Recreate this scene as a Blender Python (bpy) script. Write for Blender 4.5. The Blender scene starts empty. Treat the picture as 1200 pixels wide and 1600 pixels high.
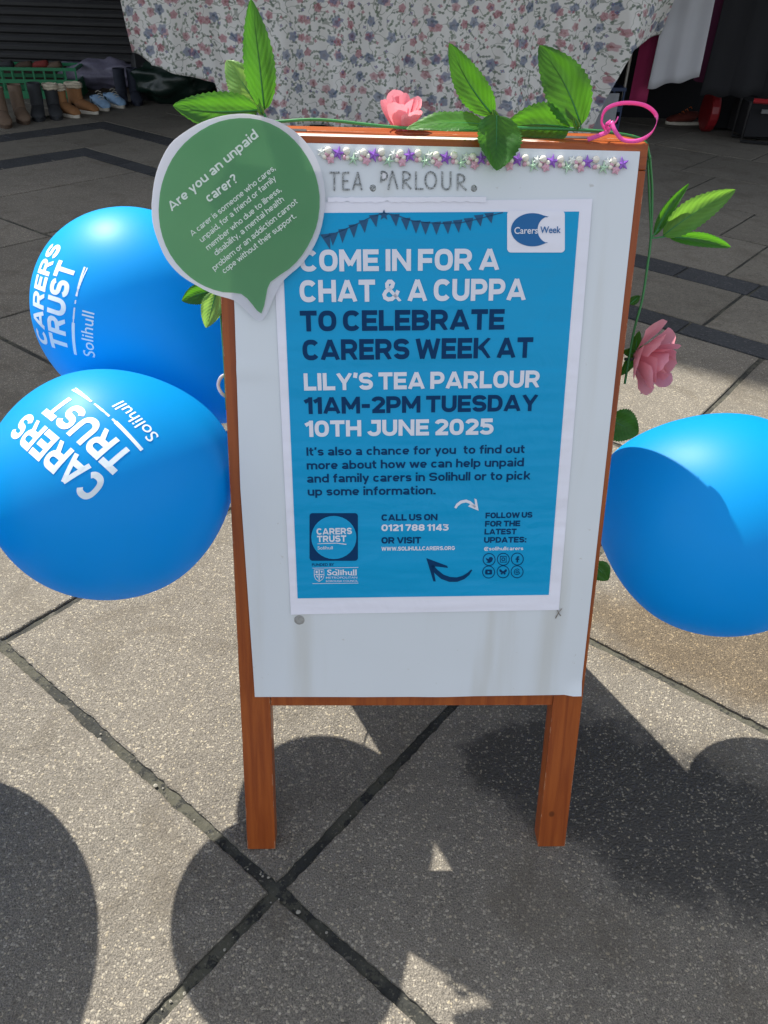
import bpy, bmesh, math, random
from mathutils import Vector, Matrix, noise
from mathutils.bvhtree import BVHTree
random.seed(7)
sc = bpy.context.scene
C = sc.collection
# ------------------------------------------------------------------ camera
H = 1.35962; PITCH = math.radians(35.7); ROLL = 0.034257; FPX = 1202.0
_R = Vector((1, 0, 0)); _F = Vector((0, math.cos(PITCH), -math.sin(PITCH))); _U = Vector((0, math.sin(PITCH), math.cos(PITCH)))
CR = _R*math.cos(ROLL)+_U*math.sin(ROLL); CU = _U*math.cos(ROLL)-_R*math.sin(ROLL); CF = _F
cam_d = bpy.data.cameras.new('camera'); cam = bpy.data.objects.new('camera', cam_d); C.objects.link(cam)
cam_d.sensor_fit = 'VERTICAL'; cam_d.sensor_height = 24; cam_d.sensor_width = 18; cam_d.lens = 24*FPX/1600
cam_d.clip_start = 0.02; cam_d.clip_end = 400
CAM = Vector((0, 0, H))
m = Matrix((CR, CU, -CF)).transposed().to_4x4(); m.translation = CAM
cam.matrix_world = m
sc.camera = cam
# ------------------------------------------------------------------ light
SUNV = Vector((0.45, -0.55, -1.0)).normalized()          # the way sunlight travels
elev = math.asin(-SUNV.z); azim = math.atan2(-SUNV.x, -SUNV.y)
w = bpy.data.worlds.new('World'); sc.world = w; w.use_nodes = True
nt = w.node_tree; nt.nodes.clear()
sky = nt.nodes.new('ShaderNodeTexSky'); sky.sky_type = 'NISHITA'; sky.sun_disc = False
sky.sun_elevation = elev; sky.sun_rotation = azim; sky.air_density = 1.0; sky.dust_density = 1.5; sky.ozone_density = 1.0
bg = nt.nodes.new('ShaderNodeBackground'); bg.inputs[1].default_value = 0.145
wo = nt.nodes.new('ShaderNodeOutputWorld')
hz = nt.nodes.new('ShaderNodeHueSaturation'); hz.inputs['Saturation'].default_value = 0.38      # sky blue desaturated so shade comes out more neutral
nt.links.new(sky.outputs[0], hz.inputs['Color']); nt.links.new(hz.outputs[0], bg.inputs[0]); nt.links.new(bg.outputs[0], wo.inputs[0])
sd = bpy.data.lights.new('sun', 'SUN'); sd.energy = 5.0; sd.angle = math.radians(0.55); sd.color = (1.0, 0.95, 0.86)
so = bpy.data.objects.new('sun', sd); C.objects.link(so)
so.rotation_euler = SUNV.to_track_quat('-Z', 'Y').to_euler(); so.location = (-3, 5, 12)
sc.view_settings.view_transform = 'Standard'; sc.view_settings.look = 'None'
sc.view_settings.exposure = 0.85; sc.view_settings.gamma = 1.0; sc.view_settings.use_curve_mapping = False
sc.cycles.max_bounces = 8; sc.cycles.use_denoising = True
# ------------------------------------------------------------------ geometry helpers
def ray(px, py): return CR*((px-600)/FPX)+CU*((800-py)/FPX)+CF
def G(px, py, z=0.0):
    d = ray(px, py); return CAM+d*((z-H)/d.z)
def PY(px, py, Y):
    d = ray(px, py); return CAM+d*(Y/d.y)
def PD(px, py, dep): return CAM+ray(px, py)*dep
YAW, LEAN = 0.0460196, 0.2903223
BC = Vector((0.06583, 0.8095, 0)); BL = 1.2123; BW = 0.6
br = Vector((math.cos(YAW), math.sin(YAW), 0)); bn0 = Vector((-math.sin(YAW), math.cos(YAW), 0))
bu = Vector((0, 0, math.cos(LEAN)))+bn0*math.sin(LEAN)
bn = br.cross(bu)*-1                                      # out of the back of the board
if bn.dot(bn0) < 0: bn = -bn
MB = Matrix(((br.x, bn.x, bu.x, BC.x), (br.y, bn.y, bu.y, BC.y), (br.z, bn.z, bu.z, BC.z), (0, 0, 0, 1)))
def B(x, y, z): return BC+br*x+bn*y+bu*z                 # board-local to world
def bd(px, py, off=0.0):                                  # pixel to (x, z) on the board plane
    d = ray(px, py); o = BC+bn*off
    t = (o-CAM).dot(bn)/d.dot(bn); P = CAM+d*t-BC
    return P.dot(br), P.dot(bu)
def BP(px, py, off=0.0):
    x, z = bd(px, py, off); return B(x, off, z)
MW = {}
def thing(name, label, cat, M=None, group=None, kind=None):
    o = bpy.data.objects.new(name, None); C.objects.link(o); o.empty_display_size = 0.05
    M = M if isinstance(M, Matrix) else Matrix.Translation(M or (0, 0, 0))
    o.matrix_world = M; MW[o.name] = M.copy(); o['label'] = label; o['category'] = cat
    if group: o['group'] = group
    if kind: o['kind'] = kind
    return o
def tag(o, label=None, cat=None, group=None, kind=None):
    for k, v in (('label', label), ('category', cat), ('group', group), ('kind', kind)):
        if v: o[k] = v
    return o
def mesh(name, verts, faces, mat, parent=None, M=None, smooth=False, world=True):
    """verts in world space; the object sits at M (default: its parent's frame)"""
    PM = MW[parent.name] if parent else Matrix.Identity(4)
    if M is None: M = PM
    inv = M.inverted()
    me = bpy.data.meshes.new(name)
    me.from_pydata([tuple(inv@Vector(v)) if world else tuple(v) for v in verts], [], [tuple(f) for f in faces]); me.update()
    bm = bmesh.new(); bm.from_mesh(me); bmesh.ops.recalc_face_normals(bm, faces=bm.faces[:]); bm.to_mesh(me); bm.free()
    if mat: me.materials.append(mat)
    if smooth: me.shade_smooth()
    return place(name, me, parent, M)
def place(name, me, parent=None, M=None):
    o = bpy.data.objects.new(name, me); C.objects.link(o)
    M = M if M is not None else (MW[parent.name] if parent else Matrix.Identity(4))
    if parent:
        o.parent = parent; o.matrix_basis = MW[parent.name].inverted()@M
    else: o.matrix_basis = M
    MW[o.name] = M.copy()
    return o
class Bag:
    def __init__(s): s.v = []; s.f = []
    def add(s, vs, fs):
        n = len(s.v); s.v += [Vector(v) for v in vs]; s.f += [[i+n for i in f] for f in fs]; return s
    def hexa(s, p):                                       # 8 corners: bottom 4, top 4
        return s.add(p, [(0, 3, 2, 1), (4, 5, 6, 7), (0, 1, 5, 4), (1, 2, 6, 5), (2, 3, 7, 6), (3, 0, 4, 7)])
    def box(s, a, b, T=lambda x, y, z: Vector((x, y, z))):
        (x0, y0, z0), (x1, y1, z1) = a, b
        return s.hexa([T(x0, y0, z0), T(x1, y0, z0), T(x1, y1, z0), T(x0, y1, z0), T(x0, y0, z1), T(x1, y0, z1), T(x1, y1, z1), T(x0, y1, z1)])
    def tube(s, pts, r, n=8, cap=True):
        pts = [Vector(p) for p in pts]; rs = r if isinstance(r, (list, tuple)) else [r]*len(pts)
        rings = []; up = Vector((0.13, 0.21, 0.97)); k0 = len(s.v)
        for i, p in enumerate(pts):
            d = (pts[min(i+1, len(pts)-1)]-pts[max(i-1, 0)]).normalized()
            a = d.cross(up)
            if a.length < 1e-3: a = d.cross(Vector((1, 0, 0)))
            a.normalize(); b = d.cross(a).normalized(); up = b.cross(d) if False else up
            rings.append([p+(a*math.cos(2*math.pi*j/n)+b*math.sin(2*math.pi*j/n))*rs[i] for j in range(n)])
        vs = [v for r_ in rings for v in r_]; fs = []
        for i in range(len(pts)-1):
            for j in range(n):
                fs.append((i*n+j, i*n+(j+1) % n, (i+1)*n+(j+1) % n, (i+1)*n+j))
        if cap: fs += [tuple(range(n))[::-1], tuple((len(pts)-1)*n+j for j in range(n))]
        return s.add(vs, fs)
    def build(s, name, mat, parent=None, M=None, smooth=False): return mesh(name, s.v, s.f, mat, parent, M, smooth)
def bevel(o, w_, seg=2):
    md = o.modifiers.new('bevel', 'BEVEL'); md.width = w_; md.segments = seg; md.limit_method = 'ANGLE'; md.angle_limit = math.radians(40); return o
def thin(o, th):
    md = o.modifiers.new('thick', 'SOLIDIFY'); md.thickness = th; md.offset = -1
    e = o.modifiers.new('split', 'EDGE_SPLIT'); e.split_angle = math.radians(35)
def spline(pts, n=8):
    pts = [Vector(p) for p in pts]; out = []
    P = [pts[0]*2-pts[1]]+pts+[pts[-1]*2-pts[-2]]
    for i in range(1, len(P)-2):
        for k in range(n):
            t = k/n
            out.append(0.5*((2*P[i])+(P[i+1]-P[i-1])*t+(2*P[i-1]-5*P[i]+4*P[i+1]-P[i+2])*t*t+(3*P[i]-P[i-1]-3*P[i+1]+P[i+2])*t**3))
    out.append(pts[-1]); return out
# ------------------------------------------------------------------ material helpers
def nodes(name):
    m = bpy.data.materials.new(name); m.use_nodes = True; nt = m.node_tree
    p = nt.nodes['Principled BSDF']; return m, nt, p
class N:
    def __init__(s, nt): s.nt = nt
    def __call__(s, typ, inputs=None, out=0, **kw):
        n = s.nt.nodes.new(typ)
        for k, v in kw.items(): setattr(n, k, v)
        for k, v in (inputs or {}).items():
            if hasattr(v, 'is_linked') or isinstance(v, bpy.types.NodeSocket): s.nt.links.new(v, n.inputs[k])
            else: n.inputs[k].default_value = v
        return n.outputs[out]
    def math(s, op, a, b=None, c=None, clamp=False):
        d = {0: a}
        if b is not None: d[1] = b
        if c is not None: d[2] = c
        return s('ShaderNodeMath', d, operation=op, use_clamp=clamp)
    def mix(s, f, a, b, blend='MIX'):
        n = s.nt.nodes.new('ShaderNodeMix'); n.data_type = 'RGBA'; n.blend_type = blend
        for idx, v in ((0, f), (6, a), (7, b)):
            if isinstance(v, bpy.types.NodeSocket): s.nt.links.new(v, n.inputs[idx])
            else: n.inputs[idx].default_value = v if idx == 0 else (*v, 1)
        return n.outputs[2]
    def ramp(s, fac, lo, hi):
        return s('ShaderNodeMapRange', {0: fac, 1: lo, 2: hi, 3: 0.0, 4: 1.0}, clamp=True, interpolation_type='SMOOTHSTEP')
def plain(name, col, rough=0.6, noise_amt=0.15, scale=30, spec=0.5, metal=0.0, bump=0.0, coat=0.0, sheen=0.0):
    m, nt, p = nodes(name); n = N(nt)
    tc = n('ShaderNodeTexCoord', out=3)
    f = n('ShaderNodeTexNoise', {'Vector': tc, 'Scale': scale, 'Detail': 4.0})
    c = n.mix(f, tuple(x*(1-noise_amt) for x in col), tuple(min(1, x*(1+noise_amt)) for x in col))
    nt.links.new(c, p.inputs['Base Color']); p.inputs['Roughness'].default_value = rough
    p.inputs['Specular IOR Level'].default_value = spec; p.inputs['Metallic'].default_value = metal
    p.inputs['Coat Weight'].default_value = coat; p.inputs['Sheen Weight'].default_value = sheen
    if bump:
        b = n('ShaderNodeBump', {'Height': f, 'Strength': bump, 'Distance': 0.002}); nt.links.new(b, p.inputs['Normal'])
    return m
def mat_concrete(name, base, chip, scale=215, chipfrac=0.31, stain=True, tint=0.12):
    m, nt, p = nodes(name); n = N(nt)
    pos = n('ShaderNodeNewGeometry', out=0)
    wob = n('ShaderNodeTexNoise', {'Vector': pos, 'Scale': 60.0, 'Detail': 2.0}, out=1)
    vv = n('ShaderNodeVectorMath', {0: wob, 1: (0.010, 0.010, 0.010)}, operation='MULTIPLY')
    pw = n('ShaderNodeVectorMath', {0: pos, 1: vv}, operation='ADD')
    vor = nt.nodes.new('ShaderNodeTexVoronoi'); vor.inputs['Scale'].default_value = scale; nt.links.new(pw, vor.inputs['Vector'])
    rnd = n('ShaderNodeSeparateColor', {0: vor.outputs['Color']})
    rs = nt.nodes[-1].outputs
    big = n('ShaderNodeTexNoise', {'Vector': pos, 'Scale': 2.3, 'Detail': 5.0, 'Roughness': 0.6})
    mid = n('ShaderNodeTexNoise', {'Vector': pos, 'Scale': 11.0, 'Detail': 5.0, 'Roughness': 0.65})
    fine = n('ShaderNodeTexNoise', {'Vector': pos, 'Scale': 420.0, 'Detail': 3.0, 'Roughness': 0.7})
    # size of each chip varies with its own random number
    chipr = n.math('MULTIPLY', rs[1], 0.55)
    chipr = n.math('MULTIPLY', n.math('ADD', chipr, 0.18), 1.0)
    inside = n.math('SUBTRACT', chipr, vor.outputs['Distance'])
    inside = n.ramp(inside, 0.0, 0.16)
    frac = n.math('ADD', chipfrac-0.10, n.math('MULTIPLY', mid, 0.22))
    islight = n.math('LESS_THAN', rs[0], frac)
    chipm = n.math('MULTIPLY', inside, islight)
    chipm = n.math('MULTIPLY', chipm, n.math('ADD', 0.35, n.math('MULTIPLY', rs[2], 0.65)))
    f1 = n.ramp(fine, 0.30, 0.72)
    dark = n.mix(f1, tuple(x*0.50 for x in base), tuple(x*1.45 for x in base))
    dk2 = n.math('MULTIPLY', n.math('GREATER_THAN', rs[0], 0.80), inside)
    dark = n.mix(n.math('MULTIPLY', dk2, 0.55), dark, tuple(x*0.45 for x in base))
    chipc = n.mix(rs[2], chip, (chip[0]*0.72, chip[1]*0.68, chip[2]*0.60))
    col = n.mix(chipm, dark, chipc)
    vor2 = nt.nodes.new('ShaderNodeTexVoronoi'); vor2.inputs['Scale'].default_value = scale*0.46
    mp2 = n('ShaderNodeMapping', {'Vector': pw, 'Scale': (1.0, 1.7, 1.0), 'Rotation': (0, 0, 0.6)}); nt.links.new(mp2, vor2.inputs['Vector'])
    n('ShaderNodeSeparateColor', {0: vor2.outputs['Color']}); r2 = nt.nodes[-1].outputs
    fl = n.math('MULTIPLY', n.ramp(n.math('SUBTRACT', n.math('ADD', 0.12, n.math('MULTIPLY', r2[1], 0.22)), vor2.outputs['Distance']), 0.0, 0.07), n.math('LESS_THAN', r2[0], n.math('ADD', 0.06, n.math('MULTIPLY', big, 0.34))))
    fl = n.math('MULTIPLY', fl, n.math('ADD', 0.3, n.math('MULTIPLY', r2[2], 0.6)))
    col = n.mix(fl, col, chip); chipm = n.math('MAXIMUM', chipm, fl)
    drift = n('ShaderNodeTexNoise', {'Vector': pos, 'Scale': 4.5, 'Detail': 6.0, 'Roughness': 0.6, 'Distortion': 0.8})
    col = n.mix(n.math('MULTIPLY', n.ramp(drift, 0.50, 0.68), 0.42), col, tuple(x*k for x, k in zip(base, (0.52, 0.48, 0.42))))
    tone = n.math('ADD', 0.60, n.math('MULTIPLY', n.math('ADD', n.math('MULTIPLY', big, 0.6), n.math('MULTIPLY', mid, 0.4)), 0.68))
    obr = n('ShaderNodeObjectInfo', out=5)
    tone = n.math('MULTIPLY', tone, n.math('ADD', 1-tint/2, n.math('MULTIPLY', obr, tint)))
    col = n('ShaderNodeVectorMath', {0: col, 3: tone}, operation='SCALE')
    rough = 0.86
    if stain:
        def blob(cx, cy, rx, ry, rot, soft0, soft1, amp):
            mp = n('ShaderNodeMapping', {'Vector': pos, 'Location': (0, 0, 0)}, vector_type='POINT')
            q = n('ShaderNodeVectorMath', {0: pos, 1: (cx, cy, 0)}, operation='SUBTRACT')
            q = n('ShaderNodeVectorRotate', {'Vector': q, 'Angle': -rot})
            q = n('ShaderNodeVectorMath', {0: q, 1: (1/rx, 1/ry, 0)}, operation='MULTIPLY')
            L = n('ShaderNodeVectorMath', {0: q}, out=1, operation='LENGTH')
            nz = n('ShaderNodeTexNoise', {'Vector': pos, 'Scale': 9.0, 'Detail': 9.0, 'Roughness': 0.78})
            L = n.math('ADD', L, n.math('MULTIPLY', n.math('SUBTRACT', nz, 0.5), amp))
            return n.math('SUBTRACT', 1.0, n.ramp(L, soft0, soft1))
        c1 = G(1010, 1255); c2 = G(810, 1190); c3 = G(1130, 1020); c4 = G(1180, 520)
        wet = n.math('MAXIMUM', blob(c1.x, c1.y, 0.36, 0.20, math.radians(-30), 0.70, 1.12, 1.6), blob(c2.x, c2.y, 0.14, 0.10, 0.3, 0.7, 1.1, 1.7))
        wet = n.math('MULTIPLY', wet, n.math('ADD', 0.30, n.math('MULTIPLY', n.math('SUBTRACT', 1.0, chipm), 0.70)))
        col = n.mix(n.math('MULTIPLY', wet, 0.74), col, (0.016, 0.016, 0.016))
        brn = blob(c3.x, c3.y, 0.42, 0.17, math.radians(-25), 0.55, 1.25, 0.9)
        colb = n.mix(1.0, col, (0.62, 0.50, 0.34), 'MULTIPLY')
        col = n.mix(n.math('MULTIPLY', brn, 0.75), col, colb)
        w2 = blob(1.40, 3.52, 0.75, 0.075, math.radians(-40), 0.5, 1.0, 0.9)
        col = n.mix(n.math('MULTIPLY', w2, 0.7), col, (0.03, 0.031, 0.033))
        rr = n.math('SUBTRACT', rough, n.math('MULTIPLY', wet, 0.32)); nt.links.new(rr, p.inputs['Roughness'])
    else: p.inputs['Roughness'].default_value = rough
    nt.links.new(col, p.inputs['Base Color']); p.inputs['Specular IOR Level'].default_value = 0.35
    hgt = n.math('ADD', n.math('MULTIPLY', n.math('SUBTRACT', chipr, vor.outputs['Distance']), 1.6), n.math('MULTIPLY', fine, 0.55))
    hgt = n.math('ADD', hgt, n.math('MULTIPLY', mid, 2.2))
    b = n('ShaderNodeBump', {'Height': hgt, 'Strength': 0.75, 'Distance': 0.0022}); nt.links.new(b, p.inputs['Normal'])
    return m
M_slab = mat_concrete('aggregate_slab', (0.178, 0.160, 0.132), (0.50, 0.455, 0.365))
M_slab2 = mat_concrete('smooth_slab', (0.165, 0.150, 0.122), (0.25, 0.23, 0.19), scale=90, chipfrac=0.3, stain=False, tint=0.3)
M_sett = mat_concrete('dark_sett', (0.040, 0.043, 0.047), (0.10, 0.10, 0.105), scale=100, chipfrac=0.3, stain=False, tint=0.3)
def mat_joint():
    m, nt, p = nodes('joint_mortar'); n = N(nt); pos = n('ShaderNodeNewGeometry', out=0)
    a = n('ShaderNodeTexNoise', {'Vector': pos, 'Scale': 4.0, 'Detail': 5.0}); b = n('ShaderNodeTexNoise', {'Vector': pos, 'Scale': 160.0, 'Detail': 4.0})
    c = n.mix(n.ramp(a, 0.42, 0.60), (0.026, 0.027, 0.024), (0.070, 0.068, 0.050)); b3 = n('ShaderNodeTexNoise', {'Vector': pos, 'Scale': 38.0, 'Detail': 6.0, 'Roughness': 0.7}); c = n.mix(n.ramp(b3, 0.52, 0.60), c, (0.019, 0.020, 0.018)); c = n.mix(n.math('MULTIPLY', n.ramp(b3, 0.40, 0.30), 0.8), c, (0.13, 0.12, 0.10)); c = n.mix(n.ramp(b, 0.58, 0.74), c, (0.14, 0.13, 0.10))
    nt.links.new(c, p.inputs['Base Color']); p.inputs['Roughness'].default_value = 0.95
    bb = n('ShaderNodeBump', {'Height': n.math('ADD', b, n.math('MULTIPLY', b3, 3.0)), 'Strength': 0.8, 'Distance': 0.003}); nt.links.new(bb, p.inputs['Normal']); return m
M_joint = mat_joint()
M_jlight = plain('pale_mortar', (0.20, 0.19, 0.165), 0.9, 0.3, 80)
def mat_wood(name, top_wear=False):
    m, nt, p = nodes(name); n = N(nt); tc = n('ShaderNodeTexCoord', out=3)
    mp = n('ShaderNodeMapping', {'Vector': tc, 'Scale': (70, 70, 4.0) if not top_wear else (4, 70, 70)})
    g = n('ShaderNodeTexNoise', {'Vector': mp, 'Scale': 1.0, 'Detail': 6.0, 'Roughness': 0.62, 'Distortion': 0.6})
    g2 = n('ShaderNodeTexNoise', {'Vector': tc, 'Scale': 5.0, 'Detail': 3.0})
    c = n.mix(n.ramp(g, 0.30, 0.70), (0.23, 0.048, 0.009), (0.39, 0.100, 0.018))
    c = n.mix(n.math('MULTIPLY', g2, 0.5), c, (0.25, 0.052, 0.016))
    bev = n('ShaderNodeBevel', {'Radius': 0.0028}, samples=6)
    geo = n('ShaderNodeNewGeometry', out=1)
    dt = n('ShaderNodeVectorMath', {0: bev, 1: geo}, out=1, operation='DOT_PRODUCT')
    wn = n('ShaderNodeTexNoise', {'Vector': tc, 'Scale': 38.0, 'Detail': 6.0, 'Roughness': 0.7})
    edge = n.math('MULTIPLY', n.ramp(dt, 0.985, 0.90), n.ramp(wn, 0.50, 0.60))
    c = n.mix(edge, c, (0.60, 0.44, 0.30))
    kx, kz = bd(862, 1272)
    kd = n('ShaderNodeVectorMath', {0: n('ShaderNodeVectorMath', {0: n('ShaderNodeVectorMath', {0: tc, 1: (kx, 0, kz)}, operation='SUBTRACT'), 1: (1.0, 0.3, 0.8)}, operation='MULTIPLY')}, out=1, operation='LENGTH')
    c = n.mix(n.math('MULTIPLY', n.ramp(kd, 0.007, 0.003), 0.7), c, (0.07, 0.018, 0.006))
    sc_ = n('ShaderNodeTexNoise', {'Vector': tc, 'Scale': 26.0, 'Detail': 7.0, 'Roughness': 0.75})
    c = n.mix(n.ramp(sc_, 0.70, 0.73), c, (0.55, 0.40, 0.28))
    if top_wear:
        sx = n('ShaderNodeSeparateXYZ', {0: tc}); s3 = nt.nodes[-1].outputs
        wn2 = n('ShaderNodeTexNoise', {'Vector': mp, 'Scale': 0.6, 'Detail': 8.0, 'Roughness': 0.72})
        near = n.ramp(n.math('ABSOLUTE', n.math('SUBTRACT', s3[2], 1.2085)), 0.012, 0.0)
        xx = n.ramp(n.math('ABSOLUTE', n.math('ADD', s3[0], 0.03)), 0.24, 0.10)
        upz = n('ShaderNodeSeparateXYZ', {0: geo}); upz = n.ramp(nt.nodes[-1].outputs[2], 0.5, 0.8); near = n.math('MULTIPLY', near, upz)
        wear = n.math('MULTIPLY', n.ramp(n.math('ADD', wn2, n.math('MULTIPLY', xx, 0.13)), 0.575, 0.61), n.ramp(near, 0.1, 0.5))
        c = n.mix(wear, c, (0.78, 0.72, 0.66))
    nt.links.new(c, p.inputs['Base Color']); p.inputs['Roughness'].default_value = 0.38
    p.inputs['Coat Weight'].default_value = 0.08; p.inputs['Coat Roughness'].default_value = 0.25; p.inputs['Specular IOR Level'].default_value = 0.3
    b = n('ShaderNodeBump', {'Height': g, 'Strength': 0.35, 'Distance': 0.001}); nt.links.new(b, p.inputs['Normal'])
    return m
M_wood = mat_wood('red_stained_wood'); M_woodh = mat_wood('red_stained_wood_rail', True)
def mat_white():
    m, nt, p = nodes('white_laminate'); n = N(nt); tc = n('ShaderNodeTexCoord', out=3)
    a = n('ShaderNodeTexNoise', {'Vector': tc, 'Scale': 2.2, 'Detail': 3.0})
    mp = n('ShaderNodeMapping', {'Vector': tc, 'Scale': (14, 14, 1.2)}); s_ = n('ShaderNodeTexNoise', {'Vector': mp, 'Scale': 1.0, 'Detail': 5.0})
    c = n.mix(a, (0.63, 0.68, 0.73), (0.73, 0.77, 0.81)); c = n.mix(n.ramp(s_, 0.52, 0.75), c, (0.60, 0.62, 0.62))
    sp = n('ShaderNodeTexNoise', {'Vector': tc, 'Scale': 60.0, 'Detail': 4.0}); c = n.mix(n.math('MULTIPLY', n.ramp(sp, 0.70, 0.76), 0.5), c, (0.42, 0.40, 0.36))
    nt.links.new(c, p.inputs['Base Color']); p.inputs['Roughness'].default_value = 0.28
    b = n('ShaderNodeBump', {'Height': a, 'Strength': 0.5, 'Distance': 0.02}); nt.links.new(b, p.inputs['Normal']); return m
M_white = mat_white()
def mat_paper(name, col, rough=0.5, crease=0.4, spec=0.3):
    m, nt, p = nodes(name); n = N(nt); tc = n('ShaderNodeTexCoord', out=3)
    mp = n('ShaderNodeMapping', {'Vector': tc, 'Scale': (3.0, 1, 22)}); a = n('ShaderNodeTexNoise', {'Vector': mp, 'Scale': 1.0, 'Detail': 2.0})
    v = n('ShaderNodeTexNoise', {'Vector': tc, 'Scale': 9.0, 'Detail': 3.0, 'Distortion': 1.2})
    c = n.mix(a, tuple(x*0.93 for x in col), tuple(min(1, x*1.07) for x in col))
    nt.links.new(c, p.inputs['Base Color']); p.inputs['Roughness'].default_value = rough; p.inputs['Specular IOR Level'].default_value = spec
    hh = n.math('ADD', a, n.math('MULTIPLY', v, 0.7))
    b = n('ShaderNodeBump', {'Height': hh, 'Strength': crease, 'Distance': 0.006}); nt.links.new(b, p.inputs['Normal']); return m
M_paper = mat_paper('poster_paper', (0.82, 0.82, 0.92), 0.36, 0.8, 0.4)
M_blue = mat_paper('poster_blue_ink', (0.0, 0.33, 0.64), 0.34, 0.8, 0.22)
M_inkw = mat_paper('white_ink', (0.74, 0.75, 0.84), 0.45)
M_navy = mat_paper('navy_ink', (0.002, 0.040, 0.13), 0.42, 0.4, 0.1)
M_blue2 = mat_paper('logo_blue_ink', (0.010, 0.13, 0.36), 0.42)
M_green = None
def mat_bubble():
    m, nt, p = nodes('green_card_ink'); n = N(nt); tc = n('ShaderNodeTexCoord', out=3)
    v = n('ShaderNodeTexNoise', {'Vector': tc, 'Scale': 7.0, 'Detail': 3.0, 'Distortion': 1.6})
    c = n.mix(v, (0.080, 0.29, 0.120), (0.115, 0.35, 0.155))
    nt.links.new(c, p.inputs['Base Color']); p.inputs['Roughness'].default_value = 0.30
    v2 = n('ShaderNodeTexVoronoi', {'Vector': n('ShaderNodeVectorMath', {0: tc, 1: n('ShaderNodeVectorMath', {0: n('ShaderNodeTexNoise', {'Vector': tc, 'Scale': 9.0}, out=1), 1: (0.06, 0.06, 0.06)}, operation='MULTIPLY')}, operation='ADD'), 'Scale': 9.0}, feature='SMOOTH_F1')
    hh = n.math('ADD', n.math('MULTIPLY', v, 0.5), v2)
    b = n('ShaderNodeBump', {'Height': hh, 'Strength': 0.55, 'Distance': 0.012}); nt.links.new(b, p.inputs['Normal'])
    p.inputs['Coat Weight'].default_value = 0.3; p.inputs['Coat Roughness'].default_value = 0.12
    tr = nt.nodes.new('ShaderNodeBsdfTranslucent'); tr.inputs[0].default_value = (0.30, 0.66, 0.28, 1); mx = nt.nodes.new('ShaderNodeMixShader'); mx.inputs[0].default_value = 0.38
    nt.links.new(p.outputs[0], mx.inputs[1]); nt.links.new(tr.outputs[0], mx.inputs[2]); nt.links.new(mx.outputs[0], nt.nodes['Material Output'].inputs[0]); return m
M_green = mat_bubble()
def mat_translucent(name, col, tcol, fac, rough=0.4, veins=False, noise_amt=0.25, scale=25):
    m, nt, p = nodes(name); n = N(nt); tc = n('ShaderNodeTexCoord', out=3)
    p.inputs['Specular IOR Level'].default_value = 0.3
    f = n('ShaderNodeTexNoise', {'Vector': tc, 'Scale': scale, 'Detail': 3.0})
    obr = n('ShaderNodeObjectInfo', out=5)
    c = n.mix(f, tuple(x*(1-noise_amt) for x in col), tuple(min(1, x*(1+noise_amt)) for x in col))
    c = n('ShaderNodeVectorMath', {0: c, 3: n.math('ADD', 0.85, n.math('MULTIPLY', obr, 0.3))}, operation='SCALE')
    nt.links.new(c, p.inputs['Base Color']); p.inputs['Roughness'].default_value = rough
    tr = nt.nodes.new('ShaderNodeBsdfTranslucent'); tr.inputs[0].default_value = (*tcol, 1)
    if veins:
        at = n('ShaderNodeAttribute', attribute_name='leaf', out=1)        # x across, y along
        sx = n('ShaderNodeSeparateXYZ', {0: at}); s3 = nt.nodes[-1].outputs
        ax = n.math('ABSOLUTE', s3[0])
        ph = n.math('SUBTRACT', n.math('MULTIPLY', s3[1], 9.0), n.math('ADD', n.math('MULTIPLY', ax, 3.2), n.math('MULTIPLY', f, 0.7)))
        wv = n.math('ABSOLUTE', n.math('SUBTRACT', n.math('FRACT', ph), 0.5))
        b = n('ShaderNodeBump', {'Height': n.math('ADD', wv, n.math('MULTIPLY', f, 0.8)), 'Strength': 0.35, 'Distance': 0.0016}); nt.links.new(b, p.inputs['Normal']); nt.links.new(b, tr.inputs['Normal'])
        vm = n.ramp(wv, 0.10, 0.0); c2 = n.mix(n.math('MULTIPLY', vm, 0.25), c, tuple(min(1, x*1.6) for x in col)); nt.links.new(c2, p.inputs['Base Color'])
        c3 = n.mix(n.math('MULTIPLY', n.ramp(wv, 0.0, 0.5), 0.35), tcol, tuple(x*0.65 for x in tcol)); nt.links.new(c3, tr.inputs[0])
    mx = nt.nodes.new('ShaderNodeMixShader'); mx.inputs[0].default_value = fac
    nt.links.new(p.outputs[0], mx.inputs[1]); nt.links.new(tr.outputs[0], mx.inputs[2])
    nt.links.new(mx.outputs[0], nt.nodes['Material Output'].inputs[0]); return m
M_leaf = mat_translucent('silk_leaf', (0.035, 0.125, 0.026), (0.13, 0.42, 0.02), 0.40, 0.36, veins=True, noise_amt=0.45, scale=45)
M_leafp = mat_translucent('pale_silk_leaf', (0.16, 0.34, 0.08), (0.42, 0.72, 0.12), 0.40, 0.45, veins=True)
M_leafm = mat_translucent('light_silk_leaf', (0.09, 0.23, 0.05), (0.28, 0.60, 0.06), 0.42, 0.4, veins=True, noise_amt=0.4, scale=40)
M_petal = mat_translucent('pink_silk', (0.80, 0.36, 0.42), (0.90, 0.34, 0.40), 0.40, 0.7, noise_amt=0.12, scale=60)
M_ribbon = mat_translucent('pink_ribbon', (0.85, 0.13, 0.48), (0.95, 0.20, 0.55), 0.30, 0.22, noise_amt=0.1)
M_stem = plain('plastic_stem', (0.03, 0.20, 0.05), 0.35, 0.2, 40)
M_balloon = mat_translucent('blue_latex', (0.0, 0.37, 0.80), (0.0, 0.56, 1.0), 0.40, 0.47, noise_amt=0.04, scale=6)
M_bprint = plain('balloon_print', (0.72, 0.80, 0.86), 0.5, 0.03)
M_string = plain('white_ribbon', (0.75, 0.75, 0.80), 0.4, 0.05)
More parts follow.
